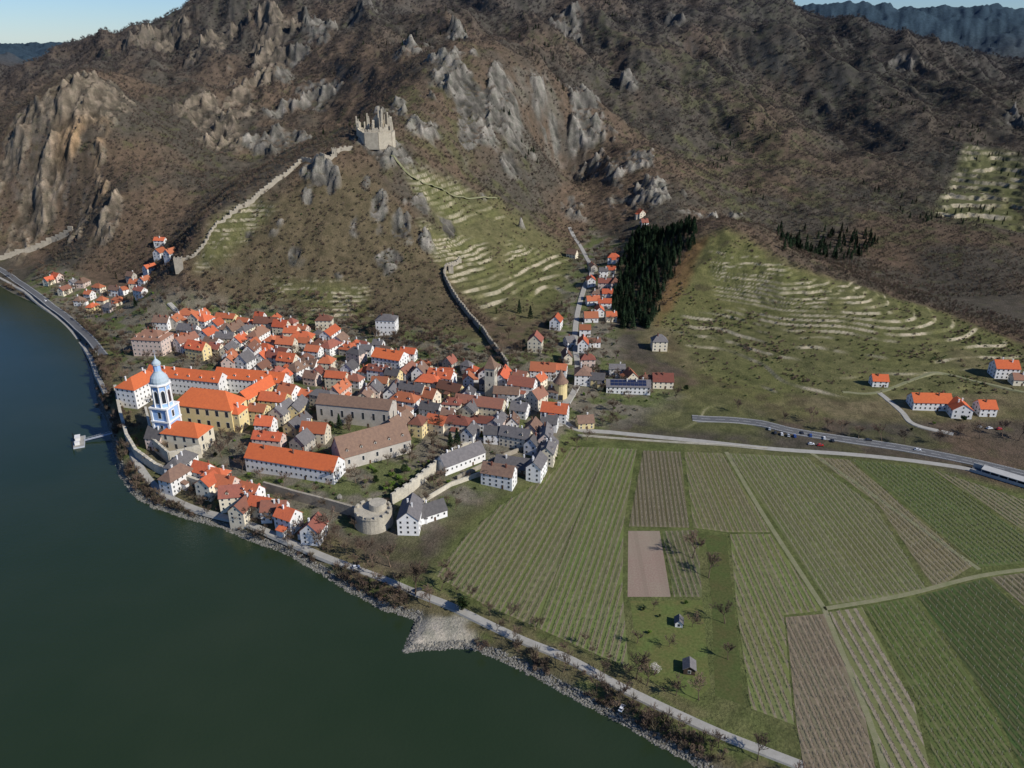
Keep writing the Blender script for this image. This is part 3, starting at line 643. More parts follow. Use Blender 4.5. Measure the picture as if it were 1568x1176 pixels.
for _ in range(4500):
    x=random.uniform(P_[:,0].min(),P_[:,0].max()); y=random.uniform(P_[:,1].min(),P_[:,1].max())
    if not bool(inside(np.array([x]),np.array([y]),CORE)[0]): continue
    if min(math.hypot(x-a,y-b)-c for a,b,c in PLACED)<6.4: continue
    if min(float(segdist(np.array([x]),np.array([y]),r)[0])-w_/2 for r,w_ in ROADS)<5: continue
    rnd_house(put,x,y,True,-16,random.choice('oorrgg')); nf+=1
print('fill',nf)
# ------------------------------------------------------------------ abbey tower
def gp(px,py,z=None,it=4):
    z=z or 12
    for _ in range(it):
        p=Pz(px,py,z); z=hz(p[0],p[1])
    return p[0],p[1],z
x,y,z=gp(262,677)
e=empty('abbey_church_tower',(x,y,12),rad(-14)); e.scale=(1.12,1.12,1.10)
t=MB(); wq=MB(); dk=MB(); cap=MB()
t.box(-5.2,5.2,-5.2,5.2,-6,24); 
for sx in (-1,1):
    for sy in (-1,1): wq.box(sx*5.2-.6,sx*5.2+.6,sy*5.2-.6,sy*5.2+.6,-6,24)
for zz in (7,15.5,24): wq.box(-6.1,6.1,-6.1,6.1,zz,zz+.9)
t.ring(8,[(5.2,24.9),(5.0,38)],rot=math.pi/8); 
for k in range(8):
    a=k*math.pi/4+math.pi/8; wq.tube((5.3*math.cos(a),5.3*math.sin(a),24.9),(5.1*math.cos(a),5.1*math.sin(a),38),.5,.45,6)
    a=k*math.pi/4; ca,sa=math.cos(a),math.sin(a)
    def Q(u,zq,r): return (ca*r-sa*u,sa*r+ca*u,zq)
    r0=4.95
    for (w_,za,zb,mbx,rr) in ((1.4,27,34.5,wq,r0),(1.05,27.6,34,dk,r0+.06)):
        mbx.poly([Q(-w_,za,rr),Q(w_,za,rr),Q(w_,zb,rr),Q(w_*.7,zb+.9,rr),Q(0,zb+1.4,rr),Q(-w_*.7,zb+.9,rr),Q(-w_,zb,rr)])
wq.ring(8,[(5.6,38),(6.3,38.6),(6.3,39.3),(5.4,39.5)],rot=math.pi/8)
cap.ring(16,[(5.0,39.5),(5.2,41),(4.6,43.2),(3.2,45),(2.3,46.2),(2.1,47)])
t.ring(8,[(2.1,47),(1.9,51)],rot=0); cap.ring(12,[(2.5,51),(2.4,52),(1.4,53.2),(.5,54.2),(.25,56),(.1,57)])
wq.ring(8,[(2.3,50.4),(2.6,50.9),(2.2,51.1)])
for a in range(4):
    ca,sa=math.cos(a*math.pi/2),math.sin(a*math.pi/2)
    def Q(u,zq,r): return (ca*r-sa*u,sa*r+ca*u,zq)
    for za in (1,9,17.5): 
        wq.quad(Q(-1.3,za,5.24),Q(1.3,za,5.24),Q(1.3,za+5,5.24),Q(-1.3,za+5,5.24)); dk.quad(Q(-.85,za+.5,5.3),Q(.85,za+.5,5.3),Q(.85,za+4.4,5.3),Q(-.85,za+4.4,5.3))
cross=MB(); cross.box(-.1,.1,-.1,.1,57,60); cross.box(-.8,.8,-.1,.1,58.5,58.75)
obj('tower_walls',t,M['wb'],e); obj('white_pilasters',wq,M['ww'],e); obj('openings',dk,M['glass'],e); obj('cap',cap,mat('pale_copper_cap',(.45,.52,.56),(.33,.40,.44),.5),e); obj('cross',cross,M['steel'],e)
# ------------------------------------------------------------------ town towers
x,y,z=gp(752,604); e=empty('stone_bell_tower',(x,y,z),rad(-14)); e.scale=(1.2,1.2,1.1); t=MB(); t.box(-3.2,3.2,-3.2,3.2,-3,20); t.box(-3.5,3.5,-3.5,3.5,20,20.6); r=MB(); r.prism([(-3.7,-3.7),(3.7,-3.7),(3.7,3.7),(-3.7,3.7)],20.6,29,.03)
dk=MB()
for a in range(4):
    ca,sa=math.cos(a*math.pi/2),math.sin(a*math.pi/2)
    Q=lambda u,zq,r_: (ca*r_-sa*u,sa*r_+ca*u,zq)
    for u in (-1.3,1.3): dk.quad(Q(u-.6,15,3.26),Q(u+.6,15,3.26),Q(u+.6,18.2,3.26),Q(u-.6,18.2,3.26))
    dk.quad(Q(-.4,8,3.26),Q(.4,8,3.26),Q(.4,9.6,3.26),Q(-.4,9.6,3.26))
obj('masonry',t,M['stonel'],e); obj('spire',r,M['rb'],e); obj('openings',dk,M['glass'],e)
x,y,z=gp(858,608); e=empty('round_gate_tower',(x,y,z)); t=MB(); t.ring(20,[(5.2,-3),(5,11),(5.4,11.5),(5.4,13)]); r=MB(); r.ring(20,[(6,12.8),(3.2,16.5),(.15,23)]); dk=MB()
for k in range(10):
    a=k*.628; X=5.45; dk.quad((X*math.cos(a-.06),X*math.sin(a-.06),11.9),(X*math.cos(a+.06),X*math.sin(a+.06),11.9),(X*math.cos(a+.06),X*math.sin(a+.06),12.6),(X*math.cos(a-.06),X*math.sin(a-.06),12.6))
dk.quad((-1.6,-5.3,0),(1.6,-5.3,0),(1.6,-5.25,4),(-1.6,-5.25,4))
obj('wall',t,M['wy'],e); obj('conical_roof',r,M['rb'],e); obj('openings',dk,M['glass'],e)
# ------------------------------------------------------------------ walls
def wallrun(name,pts,h,th,m,cren=0,jag=0,step=2.5,down=3,hf=None,seed=1):
    rr=random.Random(seed); S=[]
    for i in range(len(pts)-1):
        a,b=Vector(pts[i][:2]),Vector(pts[i+1][:2]); k=max(1,int((b-a).length/step))
        for j in range(k): S.append(a+(b-a)*(j/k))
    S.append(Vector(pts[-1][:2])); mb=MB()
    zz=Hfull(np.array([p.x for p in S]),np.array([p.y for p in S])); hcur=h
    for i in range(len(S)-1):
        a,b=S[i],S[i+1]; t=(b-a).normalized(); nn=Vector((-t.y,t.x))*th/2
        if jag: hcur+=rr.uniform(-jag,jag)*.6; hcur=min(h*1.25,max(h*.35,hcur))
        top=(max(zz[i],zz[i+1]))+hcur+(cren if (i%2 and cren) else 0)
        lo=min(zz[i],zz[i+1])-down; b2=b+t*.02
        P=[a-nn,b2-nn,b2+nn,a+nn]; k=len(mb.v)
        j1=rr.uniform(-.3,.3)*(1 if jag else 0)
        mb.v+=[(p.x,p.y,lo) for p in P]+[(P[0].x,P[0].y,top+j1),(P[1].x,P[1].y,top),(P[2].x,P[2].y,top),(P[3].x,P[3].y,top+j1)]
        for f in ((4,5,6,7),(0,1,5,4),(1,2,6,5),(2,3,7,6),(3,0,4,7)): mb.f.append(tuple(k+q for q in f))
    return obj(name,mb,m)
wallrun('castle_curtain_wall',[hit(a,b) for a,b in [(540,228),(520,232),(497,243),(462,248),(440,268),(405,295),(372,318),(335,342),(322,358),(312,378),(298,392),(275,405)]],3.6,1.3,M['stone'],cren=.9,jag=1.0)
wallrun('hillside_town_wall',[hit(a,b) for a,b in [(706,402),(684,412),(680,425),(692,450),(712,478),(740,510),(765,545),(778,565)]],4.4,1.4,M['stone'],cren=1.0,jag=.9,seed=3)
wallrun('garden_wall',[gp(a,b)[:2] for a,b in [(600,772),(625,758),(652,735),(680,712),(700,700),(722,690)]],7,1.5,M['stonel'],cren=1.2,step=3.2)
wallrun('convent_terrace_wall',[gp(a,b)[:2] for a,b in [(405,752),(450,765),(500,778),(548,792)]],6.5,1.5,M['stone'],step=4)
wallrun('river_retaining_wall',[gp(a,b)[:2] for a,b in [(178,600),(186,640),(196,676),(210,700),(240,722),(280,738),(330,755),(380,772)]],6,2,M['stonel'],step=4)
wallrun('abbey_terrace_wall',[gp(a,b)[:2] for a,b in [(226,640),(238,690),(262,712),(310,700)]],9,1.5,M['stonel'],step=4)
wallrun('lane_wall',[gp(a,b)[:2] for a,b in [(640,775),(690,745),(745,725)]],3,.8,M['stonel'],step=4)
wallrun('orchard_wall',[gp(a,b)[:2] for a,b in [(700,735),(760,705),(800,690)]],3,.8,M['stone'],step=4)
wallrun('vineyard_stone_wall',[gp(a,b)[:2] for a,b in [(885,668),(1000,676),(1100,682),(1175,688)]],1.1,.5,M['stonel'],step=6)
wallrun('roadside_wall',[hit(a,b) for a,b in [(0,398),(40,385),(80,370),(112,352)]],5,2,M['stone'],jag=1,step=6)
x,y,z=gp(573,800); e=empty('round_bastion',(x,y,z)); e.scale=(.92,.92,.9); t=MB(); t.ring(28,[(12.2,-4),(11.2,8),(11.6,8.3),(11.6,9.2),(11.0,9.3)])
for k in range(14):
    a0=k*math.pi/7; p=[(r_*math.cos(a0+q),r_*math.sin(a0+q)) for r_,q in ((10.2,0),(11.5,0),(11.5,.27),(10.2,.27))]; t.prism(p,9.3,11)
t.ring(20,[(5.5,9.2),(5.2,13.5)],2.5,2.5)
obj('masonry',t,mat('bastion_masonry',(.50,.45,.35),(.27,.24,.19),.25,bump=.8,bscale=1),e)
# ------------------------------------------------------------------ castle ruin
cx,cy=PY(577,218,935)[:2]; cz=float(Hfull(cx,cy)[0])
e=empty('castle_ruin',(cx,cy,cz-1))
rc_=MB()
def jw(p,q,h0,h1,th=1.8,seed=0,z0=0,down=14,amp=.35,gap=0):
    rr=random.Random(seed); p=Vector(p);q=Vector(q); L=(q-p).length; k=max(2,int(L/1.5)); t=(q-p).normalized(); nn=Vector((-t.y,t.x))*th/2; hh=0
    for i in range(k):
        a=p+(q-p)*(i/k); b=p+(q-p)*((i+1)/k)+t*.01; f=(i+.5)/k; H=h0+(h1-h0)*f; hh=hh*.6+rr.uniform(-amp,amp)*H*.6; top=z0+H+hh
        if rr.random()<gap: top=z0+H*rr.uniform(.25,.55)
        P=[a-nn,b-nn,b+nn,a+nn]; s=len(rc_.v); j=[rr.uniform(-.9,.9)*(1 if gap else .4) for _ in range(2)]; j=[j[0],j[1],j[1],j[0]]
        fs=((4,5,6,7),(0,1,5,4),(1,2,6,5),(2,3,7,6),(3,0,4,7))
        if rr.random()<.22 and top-z0>9:
            rc_.v.extend([(v.x,v.y,z0-down) for v in P]+[(v.x,v.y,z0+H*.4) for v in P]); rc_.f.extend([tuple(s+m_ for m_ in f_) for f_ in fs])
            s=len(rc_.v); rc_.v.extend([(v.x,v.y,z0+H*.6) for v in P]+[(v.x,v.y,max(top,z0+H*.7)+j[m_]) for m_,v in enumerate(P)]); rc_.f.append((s+3,s+2,s+1,s))
        else: rc_.v.extend([(v.x,v.y,z0-down) for v in P]+[(v.x,v.y,top+j[m_]) for m_,v in enumerate(P)])
        rc_.f.extend([tuple(s+m_ for m_ in f_) for f_ in fs])
for i,(a,b,h0,h1) in enumerate([((-12,-15),(3,-18),4,5),((3,-18),(17,-13),5,3),((17,-13),(20,-4),3,5),((-12,-15),(-20,-3),4,7)]): jw(a,b,h0,h1,2.2,seed=i,amp=.15)
rc_.box(-10,14,-14,-2,-14,1.0)
for i,(a,b,h0,h1) in enumerate([((-21,-2),(-19,13),10,15),((-21,-2),(-12,-4),15,5),((-10,-4),(4,-6),4,8),((4,-6),(17,-3),7,13),((17,-3),(18,12),17,6),((-19,13),(-6,16),14,9),((-3,17),(18,12),15,19),((-4,4),(-2,17),8,16),((6,-6),(7,13),6,20)]): jw(a,b,h0,h1,1.7,seed=20+i,amp=.5,gap=.2)
for (a,b,w_,h) in ((-20,0,1.9,20),(5,14,3.0,29),(17,-2,1.5,17),(-9,14,1.7,22),(14,13,1.8,23)):
    rc_.prism([(a-w_,b-w_),(a+w_,b-w_),(a+w_,b+w_),(a-w_,b+w_)],-10,h*.75,.9); rc_.box(a-w_*.85,a-w_*.1,b-w_*.85,b+w_*.3,h*.7,h); rc_.box(a+w_*.3,a+w_*.75,b-w_*.8,b+w_*.2,h*.7,h*.86)
obj('ruined_walls',rc_,mat('castle_stone',(.54,.475,.36),(.30,.26,.20),.28,bump=.8,bscale=1),e); e.rotation_euler[2]=rad(6)
for px_,py_,w_,h_ in ((275,412,4,11),(690,418,2.5,7),(512,238,2.5,7)):
    x,y=hit(px_,py_); z=hz(x,y); e=empty('wall_watchtower',(x,y,z),.3); t=MB(); t.box(-w_,w_,-w_,w_,-4,h_)
    for sx in (-1,0,1):
        for sy in (-1,0,1):
            if sx or sy: t.box(sx*(w_-.5)-.5,sx*(w_-.5)+.5,sy*(w_-.5)-.5,sy*(w_-.5)+.5,h_,h_+1.2)
    obj('masonry',t,M['stone'],e)
# ------------------------------------------------------------------ trees
def bare_tree(seed,h=9,spread=.55,levels=4,tk=.2,tw=.05):
    r=random.Random(seed); tb=MB()
    def br(p,d,L,rd,lv):
        q=p; 
        for s in range(2):
            d2=(d+Vector((r.gauss(0,.12),r.gauss(0,.12),r.gauss(0,.06)))).normalized(); nq=q+d2*(L/2); tb.tube(q,nq,rd*(1-.25*s),rd*(.75-.25*s),4 if lv>2 else 3); q=nq; d=d2
            if lv>0:
                for _ in range(2 if s==0 and lv<levels else 0):
                    dd=(d+Vector((r.uniform(-1,1),r.uniform(-1,1),r.uniform(-.2,.8)))*spread*1.5).normalized(); br(q,dd,L*.6,rd*.5,lv-1)
        if lv>0:
            for _ in range(4 if lv==levels else 3):
                a=r.uniform(0,6.28); dd=(d*.9+Vector((math.cos(a),math.sin(a),.15))*spread*r.uniform(.7,1.4)).normalized(); br(q,dd,L*r.uniform(.55,.8),max(rd*.55,tw),lv-1)
    br(Vector((0,0,-.3)),Vector((0,0,1)),h*.36,tk,levels)
    return tb.mesh('bare_tree',M['twig'])
BT=[bare_tree(s,h=12,levels=4,tk=.28,tw=.085) for s in range(5)]
BTL=bare_tree(50,h=20,levels=5,tk=.5,tw=.075)
def leafy(seed,shape,h,w,n,size,m,trunk=True,name='crown'):
    r=random.Random(seed); mb=MB(); tb=MB()
    cl=[(r.uniform(0,6.28),r.uniform(0,1),r.uniform(.4,1)) for _ in range(14)]
    for i in range(n):
        if shape=='cone':
            f=r.random()**.8; z=h*(.06+.94*f); R=w*(1-f)**.85*(.8+.35*math.sin(f*40)); a=r.uniform(0,6.28); rr=R*math.sqrt(r.uniform(.3,1)); c=Vector((rr*math.cos(a),rr*math.sin(a),z))
        elif shape=='col':
            f=r.random(); z=h*f; R=w*min(1,(1-f)*3+.1)*min(1,.5+f*3); a=r.uniform(0,6.28); rr=R*math.sqrt(r.uniform(.4,1)); c=Vector((rr*math.cos(a),rr*math.sin(a),z))
        else:
            a,f,k=r.choice(cl); c=Vector((w*.62*k*math.cos(a),w*.62*k*math.sin(a),h*(.38+.42*f))); o=Vector((r.gauss(0,1),r.gauss(0,1),r.gauss(0,.8))).normalized()*w*.42*r.uniform(.6,1); c+=o
        u=Vector((r.gauss(0,1),r.gauss(0,1),r.gauss(0,.6))).normalized(); v=u.orthogonal().normalized(); s=size*r.uniform(.6,1.3)
        mb.quad(tuple(c-u*s),tuple(c-v*s*.7),tuple(c+u*s),tuple(c+v*s*.7))
    if trunk:
        k0=len(mb.f); tb.tube((0,0,-.5),(0,0,h*.5),w*.09,w*.05,6)
        for _ in range(5):
            a=r.uniform(0,6.28); tb.tube((0,0,h*r.uniform(.2,.4)),(w*.5*math.cos(a),w*.5*math.sin(a),h*r.uniform(.5,.7)),w*.04,w*.015,4)
        off=len(mb.v); mb.v+=tb.v; mb.f+=[tuple(q+off for q in f) for f in tb.f]
    me=mb.mesh(name,m); me.materials.append(M['bark'])
    if trunk:
        mi=np.zeros(len(mb.f),np.int32); mi[k0:]=1; me.polygons.foreach_set('material_index',mi)
    return me
CON=[leafy(s,'cone',12,2.6,700,.5,M['pine']) for s in (1,2)]
COL=leafy(5,'col',9,1.2,500,.35,M['leaf'])
RND=[leafy(s,'rnd',7,3.2,1300,.35,M['leaf']) for s in (7,8)]
SPR=[leafy(s,'rnd',3,1.8,500,.25,M['spring']) for s in (11,12)]
BLS=leafy(15,'rnd',6,3,900,.16,M['bloss'])
BR=leafy(17,'rnd',2.6,1.6,260,.2,M['twig'],trunk=False)
def plant(name,me,x,y,s=1,z=None):
    o=bpy.data.objects.new(name,me); o.location=(x,y,hz(x,y) if z is None else z); o.rotation_euler[2]=random.uniform(0,6.28); o.scale=(s*random.uniform(.9,1.1),)*2+(s,); link(o)
def pt(name,mes,px,py,s=1):
    x,y,z=gp(px,py,6); plant(name,random.choice(mes) if isinstance(mes,list) else mes,x,y,s,z)
pt('large_bare_tree',BTL,636,912,1.0)
for a,b,s in [(503,818,1.2),(560,858,1.0),(598,868,1.1),(520,830,.8),(300,760,.7),(385,800,.8),(345,782,.6),(425,806,.9),(470,815,.8),(452,828,.6),(545,868,.6),(690,880,.8),(490,838,.9),(410,828,.7),(365,806,.6),(575,880,.9),(610,900,.8),(530,850,.7),(675,905,.9),(720,915,.7),(760,968,.6),
 (735,1000,.5),(862,1030,.7),(870,1000,.5),(820,965,.6),(660,930,.8),(1000,1105,.7),(1160,1165,.8),(1100,1145,.6),(1070,1072,.8),(1035,1065,.7),(975,1040,.9),(990,1050,.8),(925,1040,.6),(585,918,.6),(620,935,.7),(552,900,.6),(440,838,.6),(320,795,.5),(790,1000,.5),(1045,1120,.6),
 (1060,855,1.1),(1085,885,1.0),(1110,955,.9),(1115,1010,.7),(1290,665,.9),(1315,672,.8),(1350,676,1),(1385,680,.8),(1265,660,.9),(1440,680,.9),(1470,672,.9),(1500,672,.9),(1535,668,1.),(1560,675,1.),(1000,935,.5),(1025,990,.5),(1060,960,.6),(975,985,.6),
 (1130,632,.8),(1200,648,.7),(1240,648,.9),(535,660,.7),(545,740,1),(555,700,1),(520,740,.9),(575,650,.9),(610,660,.9),(630,700,.8),(480,640,.8),(350,690,.9),(362,700,.8),(340,700,.9),(325,690,.7),
 (660,680,.8),(670,665,1),(640,660,.9),(700,665,.9),(735,700,.8),(750,690,.7),(745,735,.8),(680,735,.6),(850,690,.6),(862,700,.6),(560,480,.9),(575,520,.9),(620,520,.8),(640,530,1),(660,550,.9),(700,545,.9),(730,560,.9),(780,520,1),(790,500,1),(770,530,.9),
 (20,425,.9),(180,490,.9),(150,480,.8),(220,480,.9),(200,470,.9),(130,480,.7),(170,530,.6),(150,545,.7),(165,575,.6),(160,600,.6),(60,430,.8),(240,450,.9),(265,440,.9),(155,630,.5),(210,730,.6),(240,765,.5),(280,785,.5)]:
    pt('bare_tree',BT,a,b,s*1.25)
for a,b,s in [(632,668,1.),(690,690,1.3),(700,680,1.1),(520,655,1.0),(178,425,.9),(208,470,1),(795,480,1.3),(812,488,1.2),(760,480,.8),(860,470,.8),(510,660,.9),(735,510,.9),(720,600,.8)]: pt('conifer_tree',COL if s<1.0 else CON,a,b,s*.9)
for a,b,s in [(708,935,1.25),(620,725,1),(615,745,.8),(605,755,.8),(575,740,.8),(690,655,.9),(1075,835,.5),(860,595,.7),(840,500,.9),(400,520,.7),(1050,598,.7),(1475,645,.7),(455,800,.7),(330,700,.6),(1395,660,.4),(985,935,.35),(1010,945,.3)]: pt('evergreen_tree',RND,a,b,s)
for a,b,s in [(600,745,1.3),(612,735,1.2),(590,750,1.2),(625,722,1.2),(640,730,1),(560,740,1),(575,725,1),(660,735,1),(850,705,1),(740,670,1),(830,730,1.2),(780,745,1),(600,730,1.2),(430,740,1.2),(650,715,1.1),(1430,650,.8),(995,970,.7),(1050,925,.7)]: pt('green_shrub',SPR,a,b,s)
pt('blossoming_tree',BLS,1003,1032,1.0); pt('blossoming_tree',BLS,672,560,.8); pt('blossoming_tree',BLS,520,765,.6)
# ------------------------------------------------------------------ scattered masses
def scatter(name,x,y,z,s,rx,protos,sxy=None):
    cl=bpy.data.collections.new(name+'_set')
    for i,me_ in enumerate(protos):
        o=bpy.data.objects.new(f'{name}_form',me_); cl.objects.link(o)
    me_=bpy.data.meshes.new(name); nn=len(x); me_.vertices.add(nn); me_.vertices.foreach_set('co',np.stack([x,y,z],1).astype(np.float32).ravel())
    for k_,v_ in (('scl',s),('rz',rx)):
        a=me_.attributes.new(k_,'FLOAT','POINT'); a.data.foreach_set('value',np.asarray(v_,np.float32))
    o=link(bpy.data.objects.new(name,me_)); g=bpy.data.node_groups.new(name,'GeometryNodeTree')
    g.interface.new_socket('Geometry',in_out='INPUT',socket_type='NodeSocketGeometry'); g.interface.new_socket('Geometry',in_out='OUTPUT',socket_type='NodeSocketGeometry')
    gi=g.nodes.new('NodeGroupInput'); go_=g.nodes.new('NodeGroupOutput'); ip=g.nodes.new('GeometryNodeInstanceOnPoints'); ci=g.nodes.new('GeometryNodeCollectionInfo')
    ci.inputs['Collection'].default_value=cl; ci.inputs['Separate Children'].default_value=True; ci.inputs['Reset Children'].default_value=True
    L=g.links.new; L(gi.outputs[0],ip.inputs['Points']); L(ci.outputs[0],ip.inputs['Instance']); ip.inputs['Pick Instance'].default_value=True
    ri=g.nodes.new('FunctionNodeRandomValue'); ri.data_type='INT'; ri.inputs[4].default_value=0; ri.inputs[5].default_value=len(protos)-1; L(ri.outputs[2],ip.inputs['Instance Index'])
    na=g.nodes.new('GeometryNodeInputNamedAttribute'); na.data_type='FLOAT'; na.inputs[0].default_value='scl'; L(na.outputs[0],ip.inputs['Scale'])
    nr=g.nodes.new('GeometryNodeInputNamedAttribute'); nr.data_type='FLOAT'; nr.inputs[0].default_value='rz'; cxyz=g.nodes.new('ShaderNodeCombineXYZ'); L(nr.outputs[0],cxyz.inputs[2])
    er=g.nodes.new('FunctionNodeEulerToRotation'); L(cxyz.outputs[0],er.inputs[0]); L(er.outputs[0],ip.inputs['Rotation']); L(ip.outputs[0],go_.inputs[0])
    md=o.modifiers.new('instances','NODES'); md.node_group=g
    return o
def ftree(seed,m,n=50):
    r=random.Random(seed); mb=MB(); mb.tube((0,0,-1),(0,0,3.5),.16,.08,3)
    for i in range(n):
        a=r.uniform(0,6.28); f=r.random(); R=2.4*math.sqrt(r.random()); z=2.2+3.8*f*(1-.12*R); p=Vector((R*.45*math.cos(a),R*.45*math.sin(a),z*.7)); q=Vector((R*math.cos(a),R*math.sin(a),z+r.uniform(.2,1.2)))
        n_=(q-p).cross(Vector((r.gauss(0,1),r.gauss(0,1),r.gauss(0,1)))).normalized()*.12; mb.tri(tuple(p-n_),tuple(p+n_),tuple(q))
    return mb.mesh('forest_tree_form',m)
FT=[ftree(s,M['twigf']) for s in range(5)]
def rand_pts(nn,y0,y1,pw=1.0,xr=.78):
    y=y0+(y1-y0)*rng.random(nn)**pw; x=(rng.random(nn)*2-1)*(180+xr*y); return x,y
NF=140000
x,y=rand_pts(NF,640,2150,1.15,.68); zf,rf,tf,pf,sf,_,_=Hfull(x,y,True)
gm=np.maximum(pmask(x,y,GRASS,8),pmask(x,y,GR2,12)*.85); gm=np.maximum(gm,pmask(x,y,GR3,12)*.5); twm=pmask(x,y,TOWN,6)
eps=2.0; slp=np.hypot(Hfull(x+eps,y)-zf,Hfull(x,y+eps)-zf)/eps
dn=fbm(x/60,y/60,3,81)
keep=((zf>15)|((y>800)&(x>150)))&(rng.random(NF)>rf*.95)&(slp<2.3)&(rng.random(NF)>np.clip(tf*.97+gm+twm,0,.985))&(sf>25)&(rng.random(NF)<.8+dn*.5)
x,y,zf=x[keep],y[keep],zf[keep]; print('forest',len(x))
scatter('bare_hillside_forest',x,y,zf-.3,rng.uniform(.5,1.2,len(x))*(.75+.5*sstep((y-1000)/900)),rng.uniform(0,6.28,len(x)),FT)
x,y=rand_pts(90000,560,1100,1,.7); zf,rf,tf,pf,sf,trr,_=Hfull(x,y,True); gm=np.maximum(pmask(x,y,GRASS,8),np.maximum(pmask(x,y,GR2,12),pmask(x,y,GR3,12)))
keep=(gm>.4)&(rng.random(len(x))<.03+.6*sstep(fbm(x/26,y/26,4,91)*2.4-.35)+.08*tf)&(pmask(x,y,TOWN,6)<.3)
scatter('hillside_scrub',x[keep],y[keep],zf[keep]-.3,rng.uniform(.25,1.0,keep.sum())**1.3,rng.uniform(0,6.28,keep.sum()),[BR,BR,leafy(18,'rnd',2.2,1.4,180,.2,M['leaf'],trunk=False)])
P_=np.array(TOWN); nn=6500; x=rng.uniform(P_[:,0].min(),P_[:,0].max(),nn); y=rng.uniform(P_[:,1].min(),P_[:,1].max(),nn)
kp=pmask(x,y,TOWN,3)>.5; x,y=x[kp],y[kp]; PP=np.array(PLACED)
dm=np.min(np.hypot(x[:,None]-PP[None,:,0],y[:,None]-PP[None,:,1])-PP[None,:,2],axis=1); rdm=np.min([segdist(x,y,r)-w_/2 for r,w_ in ROADS],axis=0)
kp=(dm>2.0)&(rdm>1.2); x,y=x[kp],y[kp]; z=Hfull(x,y); k=rng.random(len(x)); print('garden',len(x))
a=k<.42; scatter('town_garden_trees',x[a],y[a],z[a]-.2,rng.uniform(.4,1.0,a.sum()),rng.uniform(0,6.28,a.sum()),BT[:3])
a=k>=.42; scatter('town_garden_shrubs',x[a],y[a],z[a]-.2,rng.uniform(.3,.9,a.sum()),rng.uniform(0,6.28,a.sum()),[BR,leafy(19,'rnd',2.6,1.6,300,.2,M['leaf'],trunk=False),SPR[0],BR])
FOOT=[Pz(a,b,13)[:2] for a,b in [(270,462),(420,470),(560,478),(640,496),(740,535),(780,540),(850,470),(870,480),(850,545),(760,565),(690,560),(560,520),(400,486),(265,478)]]
P_=np.array(FOOT); nn=1500; x=rng.uniform(P_[:,0].min(),P_[:,0].max(),nn); y=rng.uniform(P_[:,1].min(),P_[:,1].max(),nn); kp=inside(x,y,FOOT)
dm=np.min(np.hypot(x[:,None]-PP[None,:,0],y[:,None]-PP[None,:,1])-PP[None,:,2],axis=1); kp&=dm>2; x,y=x[kp],y[kp]
scatter('orchard_trees',x,y,Hfull(x,y)-.2,rng.uniform(.35,.8,len(x)),rng.uniform(0,6.28,len(x)),BT[1:4])
S=smoothpl(SH,1.5); bx=np.array([p.x for p in S]); by=np.array([p.y for p in S])
k=rng.integers(0,len(bx),8000); x=bx[k]+rng.normal(0,6,8000); y=by[k]+rng.normal(0,6,8000); zf,_,_,_,sf,_,_=Hfull(x,y,True); rdm=np.min([segdist(x,y,r)-w_/2 for r,w_ in ROADS],axis=0)
kp=(sf>1.2)&(sf<15)&(fbm(x/14,y/14,2,95)>-.3)&(np.hypot(x-tip[0],y-tip[1])>22)&(rdm>.8)
scatter('riverbank_scrub',x[kp],y[kp],zf[kp],rng.uniform(.25,1.1,kp.sum()),rng.uniform(0,6.28,kp.sum()),[BR]+[FT[0]])
# line of bare trees between path and river / field edge
k=rng.integers(0,len(bx),900); x=bx[k]+rng.normal(0,14,900); y=by[k]+rng.normal(0,14,900); zf,_,_,pf,sf,_,_=Hfull(x,y,True); rdm=np.min([segdist(x,y,r)-w_/2 for r,w_ in ROADS],axis=0)
kp=(sf>5)&(sf<26)&(rdm>1.5)&(np.hypot(x-tip[0],y-tip[1])>26)&(y<640)&(fbm(x/25,y/25,2,97)>0)&(np.min(np.hypot(x[:,None]-PP[None,:,0],y[:,None]-PP[None,:,1])-PP[None,:,2],axis=1)>2)
scatter('riverside_trees',x[kp],y[kp],zf[kp]-.2,rng.uniform(.35,.95,kp.sum()),rng.uniform(0,6.28,kp.sum()),BT)
k=rng.integers(0,len(bx),20000); x=bx[k]+rng.normal(0,2,20000); y=by[k]+rng.normal(0,2,20000); zf,_,_,_,sf,_,_=Hfull(x,y,True); kp=(sf>-2)&(sf<2.8)&(y<800)
def boulder(seed):
    r=random.Random(seed); mb=MB(); n_=7; prof=[(.5,-.4),(.9,0),(.75,.4),(.3,.65)]; mb.ring(n_,prof); mb.v=[(a*r.uniform(.7,1.3),b_*r.uniform(.7,1.3),c_*r.uniform(.8,1.2)) for a,b_,c_ in mb.v]; return mb.mesh('boulder_form',M['rockm'])
scatter('riprap_boulders',x[kp],y[kp],zf[kp],rng.uniform(.2,.75,kp.sum()),rng.uniform(0,6.28,kp.sum()),[boulder(i) for i in range(4)])
